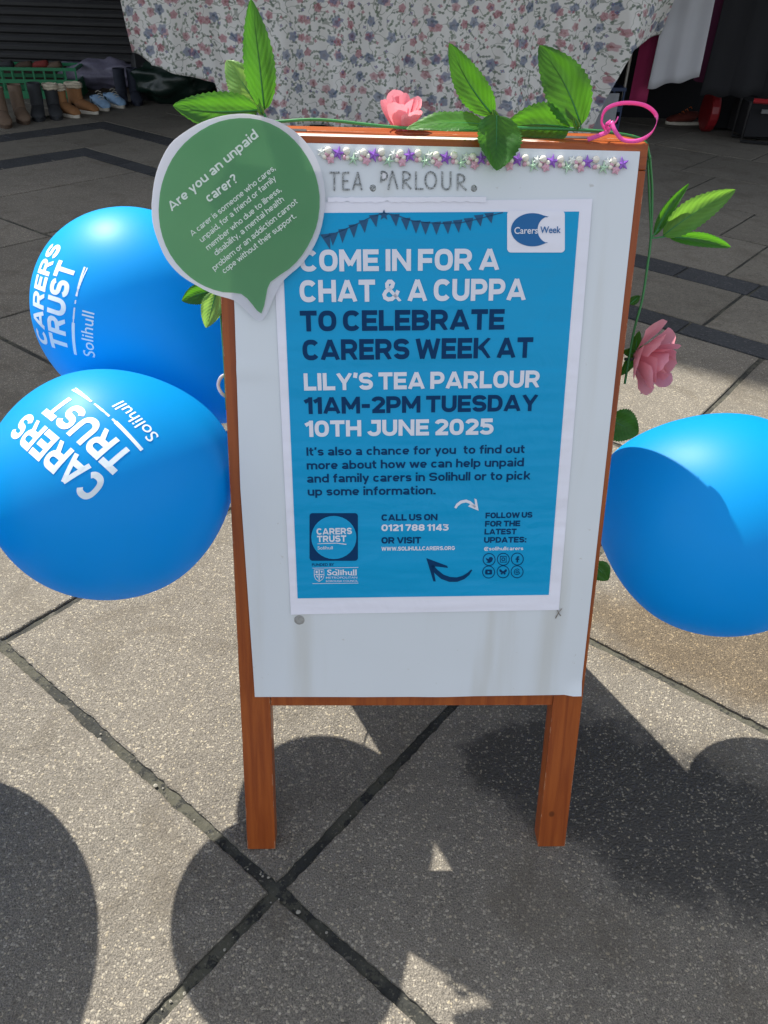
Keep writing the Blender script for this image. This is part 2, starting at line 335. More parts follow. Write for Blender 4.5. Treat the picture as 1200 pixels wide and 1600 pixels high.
M_metal = plain('dull_steel', (0.35, 0.33, 0.30), 0.45, 0.2, 60, metal=0.9)
M_tack = plain('clear_tack', (0.30, 0.30, 0.29), 0.35, 0.5, 160, bump=0.5)
# ------------------------------------------------------------------ ground
C0 = Vector((-0.16832, 0.7214, 0)); E1 = Vector((0.78974, -0.61345, 0)); E2 = Vector((0.61345, 0.78974, 0))
def ST(s, t, z=0.0): return C0+E1*s+E2*t+Vector((0, 0, z))
SK = 0.05
def STs(s, tp, z=0.0): return ST(s, tp-SK*s, z)
def visible(p, mrg=260):
    d = p-CAM; dep = d.dot(CF)
    if dep < 0.05: return False
    x = 600+FPX*d.dot(CR)/dep; y = 800-FPX*d.dot(CU)/dep
    return -mrg < x < 1200+mrg and -60 < y < 1600+mrg*1.6
g_ = mesh('ground', [(-150, -150, -0.10), (150, -150, -0.10), (150, 150, -0.10), (-150, 150, -0.10)], [(0, 1, 2, 3)], M_slab2); g_['kind'] = 'structure'
pave = mesh('pavement', [(-14, -3, -0.0075), (14, -3, -0.0075), (14, 16, -0.0075), (-14, 16, -0.0075), (-14, -3, -0.09), (14, -3, -0.09), (14, 16, -0.09), (-14, 16, -0.09)],
            [(0, 1, 2, 3), (4, 7, 6, 5), (0, 4, 5, 1), (1, 5, 6, 2), (2, 6, 7, 3), (3, 7, 4, 0)], M_joint); pave['kind'] = 'structure'
def slab(poly, name, mat, gap=0.0095, rag=0.0030, z=0.0):
    P = [Vector((p.x, p.y, 0)) for p in poly]
    c = sum(P, Vector())/len(P)
    if not any(visible(p) for p in P+[c]): return None
    near = (c-CAM).length < 3.2
    # inset
    n_ = len(P); area = sum(P[i].x*P[(i+1) % n_].y-P[(i+1) % n_].x*P[i].y for i in range(n_))
    if area < 0: P.reverse()
    Q = []
    for i in range(n_):
        a, b, d = P[i-1], P[i], P[(i+1) % n_]
        e0 = (b-a).normalized(); e1 = (d-b).normalized(); n0 = Vector((-e0.y, e0.x, 0)); n1 = Vector((-e1.y, e1.x, 0))
        k = (n0+n1); Q.append(b+k*(gap/max(0.3, 1+n0.dot(n1))))
    ring = []
    for i in range(n_):
        a, b = Q[i], Q[(i+1) % n_]; L = (b-a).length; k = max(2, int(L/(0.012 if near else 0.12)))
        e = (b-a).normalized(); nn = Vector((-e.y, e.x, 0))
        for j in range(k):
            q = a+(b-a)*(j/k)
            d = abs(noise.noise(q*40))*rag*1.6+abs(noise.noise(q*9))*rag*1.5+(noise.noise(q*120)*rag*0.7 if near else 0)
            if j == 0: d += 0.002
            ring.append(q+nn*d)
    cc = sum(ring, Vector())/len(ring)
    tz = z+random.uniform(-0.0012, 0.0012); tx = random.uniform(-0.0012, 0.0012); ty = random.uniform(-0.0012, 0.0012)
    def zz(p): return tz+(p.x-cc.x)*tx+(p.y-cc.y)*ty
    K = len(ring); vs = []; r1 = 0.0025
    for p in ring:
        d = (cc-p); d.normalize()
        vs.append(Vector((p.x, p.y, zz(p)))+d*r1*1.4)
    for p in ring: vs.append(Vector((p.x, p.y, zz(p)-r1*0.9)))
    for p in ring: vs.append(Vector((p.x, p.y, -0.05)))
    fs = [tuple(range(K))]
    for r_ in (0, 1):
        for i in range(K): j = (i+1) % K; fs.append((r_*K+j, r_*K+i, (r_+1)*K+i, (r_+1)*K+j))
    return mesh(name, vs, fs, mat, pave, Matrix.Translation((cc.x, cc.y, 0)))
PITCHS = 0.942
for i in range(-7, 6):
    for j in range(-4, 4):
        s0, s1 = i*PITCHS, (i+1)*PITCHS
        if s1 <= -5.5: continue
        s0 = max(s0, -5.5)
        off = 0.03*(j % 2)-0.015 if j > 1 else 0
        t0, t1 = j*PITCHS, (j+1)*PITCHS
        if j >= 3: continue
        if j == 2: slab([ST(s0-0.07, t0), ST(s1-0.07, t0), STs(s1-0.07, 3.0), STs(s0-0.07, 3.0)], 'paving_slab', M_slab)
        else: slab([ST(s0, t0), ST(s1, t0), ST(s1, t1), ST(s0, t1)], 'paving_slab', M_slab)
def row(s0, s1, t0, t1, L, name, mat, gap=0.005, jit=0.0, vert=False):
    s = s0
    while s < s1-0.02:
        e = min(s1, s+L*(1+random.uniform(-jit, jit)))
        if vert: slab([STs(t0, s), STs(t1, s), STs(t1, e), STs(t0, e)], name, mat, gap)
        else: slab([STs(s, t0), STs(e, t0), STs(e, t1), STs(s, t1)], name, mat, gap)
        s = e
row(-5.5, 6, 3.0, 3.17, 0.42, 'dark_sett', M_sett, 0.004)
row(-5.8+0.01, -5.5, 3.0, 3.17, 0.5, 'dark_sett', M_sett, 0.004)
row(-4, 3.0, -5.8, -5.5, 0.42, 'dark_sett', M_sett, 0.004, vert=True)
row(-5.8, 6, 3.17, 3.74, 0.9, 'strip_slab', M_slab2, 0.006)
row(-4, 3.17, -6.45, -5.8, 0.9, 'strip_slab', M_slab2, 0.006, vert=True)
row(-6.45, -5.8, 3.17, 3.74, 0.9, 'strip_slab', M_slab2, 0.006)
row(-6.45, 6, 3.74, 3.965, 0.405, 'dark_sett', M_sett, 0.006)
row(-4, 3.965, -6.75, -6.45, 0.405, 'dark_sett', M_sett, 0.006, vert=True)
tt = [3.965, 4.72, 5.42, 6.35, 7.25, 8.2, 9.1, 10.0, 11.0, 12.0]
for k in range(len(tt)-1): row(-9.0-0.3*(k % 2)+0.15, 5, tt[k], tt[k+1], 0.92, 'paving_slab', M_slab2, 0.006)
for k in range(-3, 5): row(-12, -6.75, k*0.93+0.2, (k+1)*0.93+0.2, 0.93, 'paving_slab', M_slab2, 0.006)
# pale mortar between the dark setts
bg_ = Bag()
for s in [-0.675+0.405*k for k in range(-6, 8)]:
    c = STs(s, 3.85, -0.003)
    bg_.hexa([c+E1*a+E2*b+Vector((0, 0, z)) for z in (-0.02, 0.0) for a, b in ((-0.006, -0.10), (0.006, -0.10), (0.006, 0.10), (-0.006, 0.10))])
# grit lying in the joints and on the slabs
rb = Bag()
def pebble(bag, p, r):
    vs = []; 
    for a in range(6): vs.append(p+Vector((math.cos(a*1.047)*r*random.uniform(.7, 1.2), math.sin(a*1.047)*r*random.uniform(.6, 1.1), 0)))
    vs.append(p+Vector((0, 0, r*0.6))); vs.append(p-Vector((0, 0, r*0.5)))
    bag.add(vs, [(a, (a+1) % 6, 6) for a in range(6)]+[((a+1) % 6, a, 7) for a in range(6)])
for k in range(44):
    if k % 2: p = ST(random.uniform(-1.5, 0.8), random.gauss(0, 0.004), -0.004)
    else: p = ST(random.gauss(0, 0.004), random.uniform(-0.5, 1.2), -0.004)
    pebble(rb, p, random.uniform(0.0012, 0.0034))
for k in range(36): pebble(rb, G(random.uniform(0, 1200), random.uniform(1050, 1600), 0.0005), random.uniform(0.0008, 0.002))
for px, py in ((155, 1155), (243, 1227), (367, 1287), (466, 1425)): pebble(rb, G(px, py, -0.002), 0.005)
o = rb.build('joint_grit', plain('pale_grit', (0.30, 0.28, 0.23), 0.8, 0.4, 200), None); tag(o, 'pale grit and small stones lodged in the paving joints', 'grit', kind='stuff')
o = bg_.build('pale_joint', M_jlight, pave)
o['kind'] = 'stuff'
# ------------------------------------------------------------------ building behind, shutter, added shade canopy
M_wall = plain('dark_render', (0.05, 0.046, 0.042), 0.9, 0.25, 3)
M_shut = plain('shutter_paint', (0.035, 0.035, 0.037), 0.55, 0.15, 4)
YB = 10.2
bld = thing('shop_building', 'dark shop front with a closed roller shutter behind the market stall', 'building', Matrix.Translation((0, YB, 0)))
roof = [(-14, 14.6), (-7.9, 14.9), (-4.88, 13.05), (-4.55, 13.7), (-2.5, 13.5), (1.0, 13.6), (12, 13.6)]
vs = []; n_ = len(roof)
for y in (YB+0.1, YB+6):
    vs += [(x, y, z) for x, z in roof]+[(x, y, 0.0) for x, z in roof]
fs = []
for i in range(n_-1):
    fs += [(i, i+1, n_+i+1, n_+i), (2*n_+i, 3*n_+i, 3*n_+i+1, 2*n_+i+1), (i, 2*n_+i, 2*n_+i+1, i+1)]
fs += [(0, n_, 3*n_, 2*n_), (n_-1, 3*n_-1, 4*n_-1, 2*n_-1)]
mesh('wall', vs, fs, M_wall, bld)
sh = Bag().box((-9, YB-0.01, 0.28), (-2.6, YB+0.02, 3.2)).build('roller_shutter', M_shut, bld)
sl = Bag()
for k in range(30):
    z = 0.30+k*0.085
    b_ = Bag(); pr = [(YB-0.02, z), (YB-0.055, z+0.02), (YB-0.06, z+0.05), (YB-0.03, z+0.076), (YB-0.02, z+0.078)]
    vs = [(x, y, zz_) for x in (-9, -2.6) for y, zz_ in pr]
    b_.add(vs, [(i, i+1, i+6, i+5) for i in range(4)]+[(4, 0, 5, 9), (0, 1, 2, 3, 4), (9, 8, 7, 6, 5)])
    b_.build('slat', M_shut, sh)
Bag().box((-9, YB-0.12, 0.0), (-2.6, YB, 0.28)).build('kickboard', plain('brown_board', (0.045, 0.032, 0.022), 0.8), bld)
can = thing('shade_canopy', 'unseen dark canopy added above the market stall to shade it', 'canopy', Matrix.Translation((0, 7.6, 2.4)))  # canopy added out of view to darken the stall and its paving
M_can = plain('canopy_cloth', (0.04, 0.045, 0.05), 0.9)
Bag().add([(-5.2, 6.3, 2.45), (5.4, 6.3, 2.45), (5.4, 8.2, 3.2), (-5.2, 8.2, 3.2), (5.4, 10.1, 2.3), (-5.2, 10.1, 2.3), (-5.2, 6.3, 2.42), (5.4, 6.3, 2.42), (5.4, 8.2, 3.17), (-5.2, 8.2, 3.17), (5.4, 10.1, 2.27), (-5.2, 10.1, 2.27)],
          [(0, 1, 2, 3), (3, 2, 4, 5), (6, 9, 8, 7), (9, 11, 10, 8), (0, 6, 7, 1), (4, 10, 11, 5), (0, 3, 9, 6), (3, 5, 11, 9), (1, 7, 8, 2), (2, 8, 10, 4)]).build('canopy_cover', M_can, can)
for x in (-5.15, 5.35):
    for y in (6.35, 10.05): Bag().tube([(x, y, 0), (x, y, 2.25)], 0.02, 8).build('pole', M_metal, can)
# ------------------------------------------------------------------ floral cloth on the stall
def mat_floral():
    m, nt, p = nodes('floral_print'); n = N(nt); uv = n('ShaderNodeAttribute', attribute_name='cloth', out=1)
    def flowers(scale, off, thr, seedcut, cols, petals, depth):
        q = n('ShaderNodeVectorMath', {0: uv, 1: (off, off*1.7, 0)}, operation='ADD')
        v = nt.nodes.new('ShaderNodeTexVoronoi'); v.voronoi_dimensions = '2D'; v.inputs['Scale'].default_value = scale; v.inputs['Randomness'].default_value = 0.85
        nt.links.new(q, v.inputs['Vector'])
        qs = n('ShaderNodeVectorMath', {0: q, 1: (scale, scale, 0)}, operation='MULTIPLY')
        ps = n('ShaderNodeVectorMath', {0: v.outputs['Position'], 1: (scale, scale, 0)}, operation='MULTIPLY')
        # position output is in texture space already divided by the scale
        d = n('ShaderNodeVectorMath', {0: qs, 1: ps}, operation='SUBTRACT')
        n('ShaderNodeSeparateXYZ', {0: d}); s3 = nt.nodes[-1].outputs
        n('ShaderNodeSeparateColor', {0: v.outputs['Color']}); rc = nt.nodes[-1].outputs
        ang = n.math('ARCTAN2', s3[1], s3[0]); ang = n.math('ADD', ang, n.math('MULTIPLY', rc[0], 6.28))
        lob = n.math('ADD', 1-depth, n.math('MULTIPLY', n.math('COSINE', n.math('MULTIPLY', ang, float(petals))), depth))
        rr = n.math('DIVIDE', v.outputs['Distance'], lob)
        wz = n('ShaderNodeTexNoise', {'Vector': qs, 'Scale': 2.6, 'Detail': 2.0}); rr = n.math('MULTIPLY', rr, n.math('ADD', 0.62, n.math('MULTIPLY', wz, 0.76)))
        mask = n.math('MULTIPLY', n.ramp(rr, thr, thr*0.70), n.math('LESS_THAN', rc[1], seedcut))
        ctr = n.ramp(rr, thr*0.35, thr*0.25)
        col = n.mix(n.math('GREATER_THAN', rc[2], 0.5), cols[0], cols[1])
        col = n.mix(ctr, col, cols[2])
        return mask, col
    wv = n('ShaderNodeTexNoise', {'Vector': uv, 'Scale': 4.0})
    base = n.mix(wv, (0.74, 0.72, 0.68), (0.82, 0.80, 0.77))
    col = base
    vn = n('ShaderNodeTexNoise', {'Vector': uv, 'Scale': 9.0, 'Detail': 1.0})
    tw = n.math('MULTIPLY', n.ramp(n.math('ABSOLUTE', n.math('SUBTRACT', vn, 0.5)), 0.016, 0.006), 0.55)
    col = n.mix(tw, col, (0.12, 0.15, 0.10))
    for sc_, off, thr, cut, cols, pt, dp in (
        (12.0, 3.3, 0.38, 0.80, ((0.10, 0.15, 0.10), (0.14, 0.20, 0.12), (0.08, 0.11, 0.08)), 2, 0.46),
        (14.5, 9.1, 0.36, 0.75, ((0.09, 0.14, 0.11), (0.16, 0.21, 0.15), (0.08, 0.11, 0.08)), 2, 0.44),
        (7.8, 1.0, 0.33, 0.60, ((0.42, 0.13, 0.17), (0.50, 0.24, 0.27), (0.33, 0.07, 0.09)), 5, 0.11),
        (6.6, 5.0, 0.34, 0.50, ((0.10, 0.14, 0.25), (0.17, 0.21, 0.32), (0.07, 0.08, 0.15)), 5, 0.12),
        (17.0, 7.7, 0.30, 0.25, ((0.45, 0.16, 0.20), (0.12, 0.16, 0.32), (0.3, 0.1, 0.1)), 4, 0.2)):
        mk, cc = flowers(sc_, off, thr, cut, cols, pt, dp)
        col = n.mix(n.math('MULTIPLY', mk, 0.70), col, cc)
    nt.links.new(col, p.inputs['Base Color']); p.inputs['Roughness'].default_value = 0.9; p.inputs['Specular IOR Level'].default_value = 0.15
    return m
M_floral = mat_floral()
YC = 8.0
def drape(name, x0, x1, ztop, hem, Y, mat, parent=None, amp=0.05, freq=9.0, seed=0, cols=120, rows=26, M=None, taper=None):
    vs = []; uvs = []
    for j in range(rows+1):
        for i in range(cols+1):
            x = x0+(x1-x0)*i/cols; zb = hem(x); f = j/rows
            z = ztop+(zb-ztop)*f
            a = amp*(0.25+0.75*f)
            y = Y-a*(math.sin(x*freq+seed+1.3*noise.noise(Vector((x*0.8, seed, 0))))*0.6+noise.noise(Vector((x*3.1, z*0.9, seed)))*1.1+0.5*noise.noise(Vector((x*8.0, z*1.6, seed+4)))-(1.1*abs(math.sin(x*2.9+0.5*z+1.5*noise.noise(Vector((x*0.9, 0, seed)))))**0.4 if amp > 0.1 else 0))
            xx = x if not taper else x+(taper(x)-x)*f
            vs.append(Vector((xx, y, z))); uvs.append((x+0.25*y, z, 0))
    nv = len(vs); fs = []
    for j in range(rows):
        for i in range(cols):
            k = j*(cols+1)+i; fs.append((k, k+1, k+cols+2, k+cols+1))
    M = M or Matrix.Translation(((x0+x1)/2, Y, 0))
    me_o = mesh(name, vs, fs, mat, parent, M, smooth=True)
    at = me_o.data.attributes.new('cloth', 'FLOAT_VECTOR', 'POINT')
    for k, u in enumerate(uvs): at.data[k].vector = u
    md = me_o.modifiers.new('thick', 'SOLIDIFY'); md.thickness = 0.004
    return me_o
xl = PY(190, 40, YC).x; xr = PY(1052, 40, YC).x
def interp(tab, x):
    if x <= tab[0][0]: return tab[0][1]
    for (a, b), (c, d) in zip(tab, tab[1:]):
        if x <= c: return b+(d-b)*(x-a)/(c-a)
    return tab[-1][1]
hemtab = [(xl, PY(200, 88, YC).z), (PY(330, 130, YC).x, PY(330, 135, YC).z), (PY(345, 130, YC).x, 0.03), (PY(930, 190, YC).x, 0.02), (PY(950, 150, YC).x, PY(950, 150, YC).z), (PY(985, 80, YC).x, PY(985, 80, YC).z), (xr, PY(1050, 55, YC).z)]
cl = drape('stall_cloth', xl, xr, 1.22, lambda x: interp(hemtab, x)+0.015*math.sin(x*7), YC, M_floral, amp=0.15, freq=12.0, seed=2.0, cols=260)
tag(cl, 'off-white tablecloth printed with pink and blue flowers hanging over the market stall', 'tablecloth')
st = thing('stall_table', 'long market stall table under the flowered cloth', 'table', Matrix.Translation(((xl+xr)/2, 8.6, 0)))
Bag().box((xl+0.05, YC+0.12, 1.19), (xr-0.05, YC+1.2, 1.215)).build('tabletop', M_wall, st)
for x in (xl+1.6, xr-1.7):
    for y in (YC+0.25, YC+1.1): Bag().box((x-0.02, y-0.02, 0), (x+0.02, y+0.02, 1.19)).build('leg', M_metal, st)
# vertical overlap of a second cloth
# ------------------------------------------------------------------ shoes and goods on the ground
def shoe(label, px, py, ang, L, Hs, mats, tall, group, sole_h=0.025, fleece=None, laces=False, name='boot', cat='boot', Wd=0.10, tilt=0.0):
    L *= 1.35; Hs *= 0.84; Wd *= 1.35
    P = G(px, py); M = Matrix.Translation(P)@Matrix.Rotation(ang, 4, 'Z')@Matrix.Rotation(tilt, 4, 'Y')@Matrix.Diagonal((1, 1, 1.2, 1))
    t = thing(name, label, cat, M, group)
    def T(v): return M@Vector(v)
    # sole outline, toe towards +x
    out = []
    for k in range(28):
        a = 2*math.pi*k/28; cx = math.cos(a); x = cx*L/2; wd = Wd/2*(0.80+0.22*cx-0.10*math.cos(2*a))
        out.append((x, math.sin(a)*wd))
    K = 28; vs = [T((x, y, z)) for z in (0, sole_h) for x, y in out]; fs = [tuple(range(K))[::-1], tuple(range(K, 2*K))]+[(i, (i+1) % K, K+(i+1) % K, K+i) for i in range(K)]
    bevel(mesh('sole', vs, fs, mats[1], t), 0.004)
    # upper: rings from toe to heel then up the shaft
    rings = []; n = 16
    secs = [(0.47, 0.012, 0.012, 0), (0.43, 0.034, 0.030, 0), (0.34, 0.044, 0.048, 0), (0.20, 0.046, 0.062, 6), (0.06, 0.043, 0.085, 18), (-0.06, 0.042, 0.105, 40)]
    for sx, hw, hh, tl in secs:
        c = Vector((sx*L, 0, sole_h-0.004)); up = Vector((-math.sin(math.radians(tl)), 0, math.cos(math.radians(tl))))
        r_ = []
        for k in range(n):
            a = 2*math.pi*k/n; yy = math.cos(a)*hw*(Wd/0.10); hh_ = (math.sin(a)*0.5+0.5)*hh
            r_.append(T(c+Vector((0, yy, 0))+up*hh_))
        rings.append(r_)
    shaft = [0.115, 0.16, 0.20, 0.25] if tall else [0.075, 0.09]
    for i, z in enumerate(shaft):
        z = z*Hs/0.25 if tall else z
        cx = -0.24*L; r_ = []; hx = 0.27*L*(0.93 if i else 1.0)*(0.86 if tall else 1.0)
        for k in range(n):
            a = 2*math.pi*k/n
            r_.append(T((cx+math.sin(a)*-hx+0.006*noise.noise(Vector((k*.7, i*1.3, px*0.1))), math.cos(a)*0.045*(Wd/0.10)+0.004*noise.noise(Vector((k*.9, i, py*0.1))), max(sole_h, z) if math.sin(a) < 0.5 or i else sole_h)))
        rings.append(r_)
    vs = [v for r_ in rings for v in r_]; fs = []
    for i in range(len(rings)-1):
        for k in range(n): fs.append((i*n+k, i*n+(k+1) % n, (i+1)*n+(k+1) % n, (i+1)*n+k))
    fs.append(tuple(range(n)))
    o = mesh('upper', vs, fs, mats[0], t, smooth=True)
    o.modifiers.new('thick', 'SOLIDIFY').thickness = 0.003
    top = rings[-1]
    if fleece:
        cen = sum(top, Vector())/n; b_ = Bag()
        pts = [cen+(p-cen)*1.03 for p in top]; pts = [p+Vector((0, 0, 0.004*math.sin(i*2.1))) for i, p in enumerate(pts)]
        b_.tube(pts+[pts[0]], [0.016+0.005*noise.noise(Vector((i*1.1, px, 0))) for i in range(n)]+[0.016], 8, False)
        b_.tube([p-Vector((0, 0, 0.022)) for p in pts]+[pts[0]-Vector((0, 0, 0.022))], 0.013, 8, False)
        b_.build('fleece_collar', fleece, t, smooth=True)
    if laces:
        for k in range(4):
            sx = 0.22-0.08*k; z = sole_h+0.058+0.018*k
            Bag().tube([T((sx*L, -0.03, z-0.008)), T((sx*L-0.004, 0, z+0.004)), T((sx*L, 0.03, z-0.008))], 0.0035, 6).build('lace', laces, t)
    return t
def P_(n_, c, r=0.8, **k): return plain(n_, c, r, 0.25, 40, bump=0.3, **k)
m_brown = P_('brown_suede', (0.13, 0.085, 0.055)); m_dk = P_('black_suede', (0.022, 0.024, 0.027)); m_tan = P_('tan_suede', (0.26, 0.12, 0.045)); m_cream = P_('cream_fleece', (0.50, 0.44, 0.33), 1.0)
m_lblue = P_('pale_blue_canvas', (0.24, 0.38, 0.55)); m_wsole = P_('cream_sole', (0.52, 0.48, 0.40)); m_nav = P_('navy_leather', (0.012, 0.016, 0.030)); m_brs = P_('brown_sole', (0.06, 0.035, 0.02))
D = math.radians
gb = 'second-hand boots and shoes set out on the ground'
shoe('brown suede ankle boot at the left edge of the shoe row, nearest the camera', 8, 196, D(-62), 0.30, 0.30, (m_brown, m_brs), True, gb)
shoe('brown suede ankle boot second from the left edge, beside black boots', 36, 190, D(-60), 0.30, 0.30, (m_brown, m_brs), True, gb)
shoe('black boot with a dark collar between the brown and the fleece-topped boots', 62, 186, D(-72), 0.27, 0.30, (m_dk, m_dk), True, gb)
shoe('black boot with pale fleece showing at its open top', 88, 184, D(-66), 0.27, 0.27, (m_dk, m_dk), True, gb, fleece=m_cream)
shoe('tan suede boot with cream fleece collar, left one of its pair', 106, 181, D(-38), 0.29, 0.25, (m_tan, m_wsole), True, gb, fleece=m_cream)
shoe('tan suede boot with cream fleece collar, right one beside pale blue shoes', 132, 176, D(-28), 0.29, 0.25, (m_tan, m_wsole), True, gb, fleece=m_cream)
shoe('pale blue canvas shoe with cream sole, beside the tan boot', 158, 170, D(-52), 0.28, 0.1, (m_lblue, m_wsole), False, gb, laces=m_wsole, name='shoe', cat='shoe')
shoe('pale blue canvas shoe with cream sole, beside the navy boots', 180, 166, D(-46), 0.28, 0.1, (m_lblue, m_wsole), False, gb, laces=m_wsole, name='shoe', cat='shoe')
shoe('tall navy boot standing left in its pair by the dark bag', 192, 163, D(-75), 0.27, 0.33, (m_nav, m_nav), True, gb)
shoe('tall navy boot standing right in its pair by the dark bag', 214, 162, D(-70), 0.27, 0.33, (m_nav, m_nav), True, gb)
shoe('dark red trainer with orange straps and white sole beside the folded trolley', 1072, 194, D(190), 0.36, 0.1, (P_('dark_red_mesh', (0.13, 0.02, 0.012)), m_wsole), False, None, laces=P_('orange_strap', (0.75, 0.16, 0.02), 0.6), name='trainer', cat='trainer', Wd=0.13)
# green basket of shoes
def crate(label, p0, L, Wd, Hh, ang, mat, nslot=10, name='crate'):
    M = Matrix.Translation(p0)@Matrix.Rotation(ang, 4, 'Z'); t = thing(name, label, 'crate', M)
    def T(x, y, z): return M@Vector((x, y, z))
    for y in (-Wd/2, Wd/2):
        b_ = Bag(); b_.box((-L/2, y-0.006, 0.0), (L/2, y+0.006, Hh*0.25), T); b_.box((-L/2-0.012, y-0.014, Hh-0.03), (L/2+0.012, y+0.014, Hh), T); b_.box((-L/2, y-0.006, Hh*0.5), (L/2, y+0.006, Hh*0.62), T)
        for k in range(nslot+1): x = -L/2+L*k/nslot; b_.box((x-0.008, y-0.0075, 0.002), (x+0.008, y+0.0075, Hh-0.02), T)
        b_.build('side_panel', mat, t)
    for x in (-L/2, L/2):
        b_ = Bag(); b_.box((x-0.006, -Wd/2+0.008, 0), (x+0.006, Wd/2-0.008, Hh*0.6), T); b_.box((x-0.012, -Wd/2+0.015, Hh-0.03), (x+0.012, Wd/2-0.015, Hh-0.001), T); b_.build('end_panel', mat, t)
    Bag().box((-L/2+0.007, -Wd/2+0.007, 0.004), (L/2-0.007, Wd/2-0.007, 0.014), T).build('base', mat, t)
    return t, T
M_gplast = plain('green_plastic', (0.01, 0.19, 0.075), 0.4, 0.1)
pc = G(32, 156)
crate('green plastic basket of small items behind the row of boots', pc+Vector((0, 0.35, 0)), 1.1, 0.5, 0.30, D(10), M_gplast)
for k, (dx, dz, mm) in enumerate(((-0.25, 0.2, m_dk), (-0.05, 0.2, m_brs), (0.12, 0.21, P_('dark_red_leather', (0.18, 0.02, 0.015))), (0.25, 0.2, m_brown))):
    b_ = Bag(); c = pc+Vector((dx, 0.33+0.03*k, dz+0.08)); b_.tube([c+Vector((-0.10, 0, -0.02)), c+Vector((-0.03, 0, 0.0)), c+Vector((0.06, 0.02, 0.01)), c+Vector((0.1, 0.02, 0.03))], [0.02, 0.04, 0.045, 0.03], 10)
    o = b_.build('child_shoe', mm, None, Matrix.Translation(c), smooth=True)
    tag(o, ('small black shoe lying in the green basket at its left end', 'small brown shoe in the middle of the green basket', 'small dark red shoe in the green basket', 'small tan shoe at the right end of the green basket')[k], 'shoe', 'small shoes in the green basket')
# crumpled pale bag and dark bags
def lump(name, label, cat, c, r, mat, seed, fr=3.0, am=0.25, flat=0.0):
    bm = bmesh.new(); bmesh.ops.create_icosphere(bm, subdivisions=4, radius=1)
    for v in bm.verts:
        p = v.co.copy(); d = 1+am*noise.noise(p*fr+Vector((seed, 0, 0)))+am*0.5*abs(noise.noise(p*fr*2.6+Vector((0, seed, 0))))
        v.co = Vector((p.x*r[0]*d, p.y*r[1]*d, max(-0.02-r[2]*0.9, p.z*r[2]*d)))
    zmin = min(v.co.z for v in bm.verts)
    for v in bm.verts: v.co.z -= zmin
    me = bpy.data.meshes.new(name); bm.to_mesh(me); bm.free(); me.materials.append(mat); me.shade_smooth()
    o = place(name, me, None, Matrix.Translation(c)); tag(o, label, cat); return o
lump('plastic_bag', 'crumpled pale lilac plastic sheet behind the blue shoes', 'plastic sheet', G(150, 150)+Vector((0.05, 0.45, 0)), (0.55, 0.30, 0.17), P_('lilac_plastic', (0.17, 0.16, 0.22), 0.5), 3, 2.5, 0.4)
lump('sack', 'dark green bin bag slumped in front of the flowered cloth', 'bag', G(268, 164)+Vector((0.0, 0.15, 0)), (0.42, 0.22, 0.20), P_('dark_green_plastic', (0.008, 0.022, 0.016), 0.35), 8, 2.0, 0.3)
lump('holdall', 'black holdall standing between navy boots and green bin bag', 'bag', G(232, 160)+Vector((0, 0.28, 0)), (0.22, 0.18, 0.30), P_('black_nylon', (0.010, 0.011, 0.013), 0.6), 12, 1.4, 0.18)
# blue crate with papers under the right of the cloth
tcr, T2 = crate('dark blue plastic crate holding white paper under the cloth corner', G(885, 200)+Vector((0.03, -0.15, 0)), 0.78, 0.45, 0.42, D(4), plain('blue_plastic', (0.010, 0.028, 0.085), 0.45), 8)
pb = Bag(); pb.box((-0.05, -0.30, 0.02), (0.33, -0.27, 0.36), lambda x, y, z: T2(x, y, z)+Vector((0.0, z*0.10, 0.05*x)))
o = pb.build('folder', plain('grey_paper', (0.28, 0.29, 0.31), 0.7), None, Matrix.Translation(T2(0.1, -0.28, 0.02))); tag(o, 'grey white cardboard folder propped against the dark blue crate', 'folder')
# ------------------------------------------------------------------ clothes rail on the right
rail = thing('clothes_rail', 'dark clothes rail with hanging garments at the right of the stall', 'clothes rail', Matrix.Translation((3.3, 8.6, 0)))
xa, xb = PY(1000, 20, 8.5).x, PY(1300, 20, 8.5).x
Bag().tube([(xa, 8.55, 1.75), (xb, 8.55, 1.75)], 0.015).build('top_bar', M_metal, rail)
for x in (xa, xb): Bag().tube([(x, 8.55, 0), (x, 8.55, 1.75)], 0.015).build('upright', M_metal, rail)
def garment(label, pxa, pxb, hem_y, Y, mat, seed, name='dress', cat='dress', amp=0.03, freq=40):
    a = PY(pxa, 60, Y).x; b = PY(pxb, 60, Y).x
    h0 = PY(pxa, hem_y[0], Y).z; h1 = PY(pxb, hem_y[1], Y).z
    cx = (a+b)/2
    o = drape(name, a, b, 1.7, lambda x: h0+(h1-h0)*(x-a)/(b-a)+0.012*math.sin(x*30), Y, mat, amp=amp, freq=freq, seed=seed, cols=70, rows=16, taper=lambda x: cx+(x-cx)*1.14)
    tag(o, label, cat, None); return o
M_wg = mat_translucent('white_cotton', (0.50, 0.50, 0.52), (0.5, 0.5, 0.52), 0.15, 0.9, noise_amt=0.06, scale=4)
M_pk = plain('raspberry_cloth', (0.28, 0.012, 0.075), 0.8, 0.15, 5); M_bk = plain('black_cloth', (0.006, 0.006, 0.008), 0.9, 0.3, 5); M_pl = plain('plum_cloth', (0.09, 0.012, 0.045), 0.9, 0.2, 5)
garment('pleated white skirt hanging from the clothes rail', 1032, 1100, (140, 122), 8.35, M_wg, 1.0, 'skirt', 'skirt', 0.035, 34)
garment('raspberry pink garment hanging between flowered cloth and white skirt', 1004, 1030, (165, 165), 8.5, M_pk, 2.0)
garment('dark plum garment hanging behind the white skirt', 1100, 1124, (125, 130), 8.48, M_pl, 3.0)
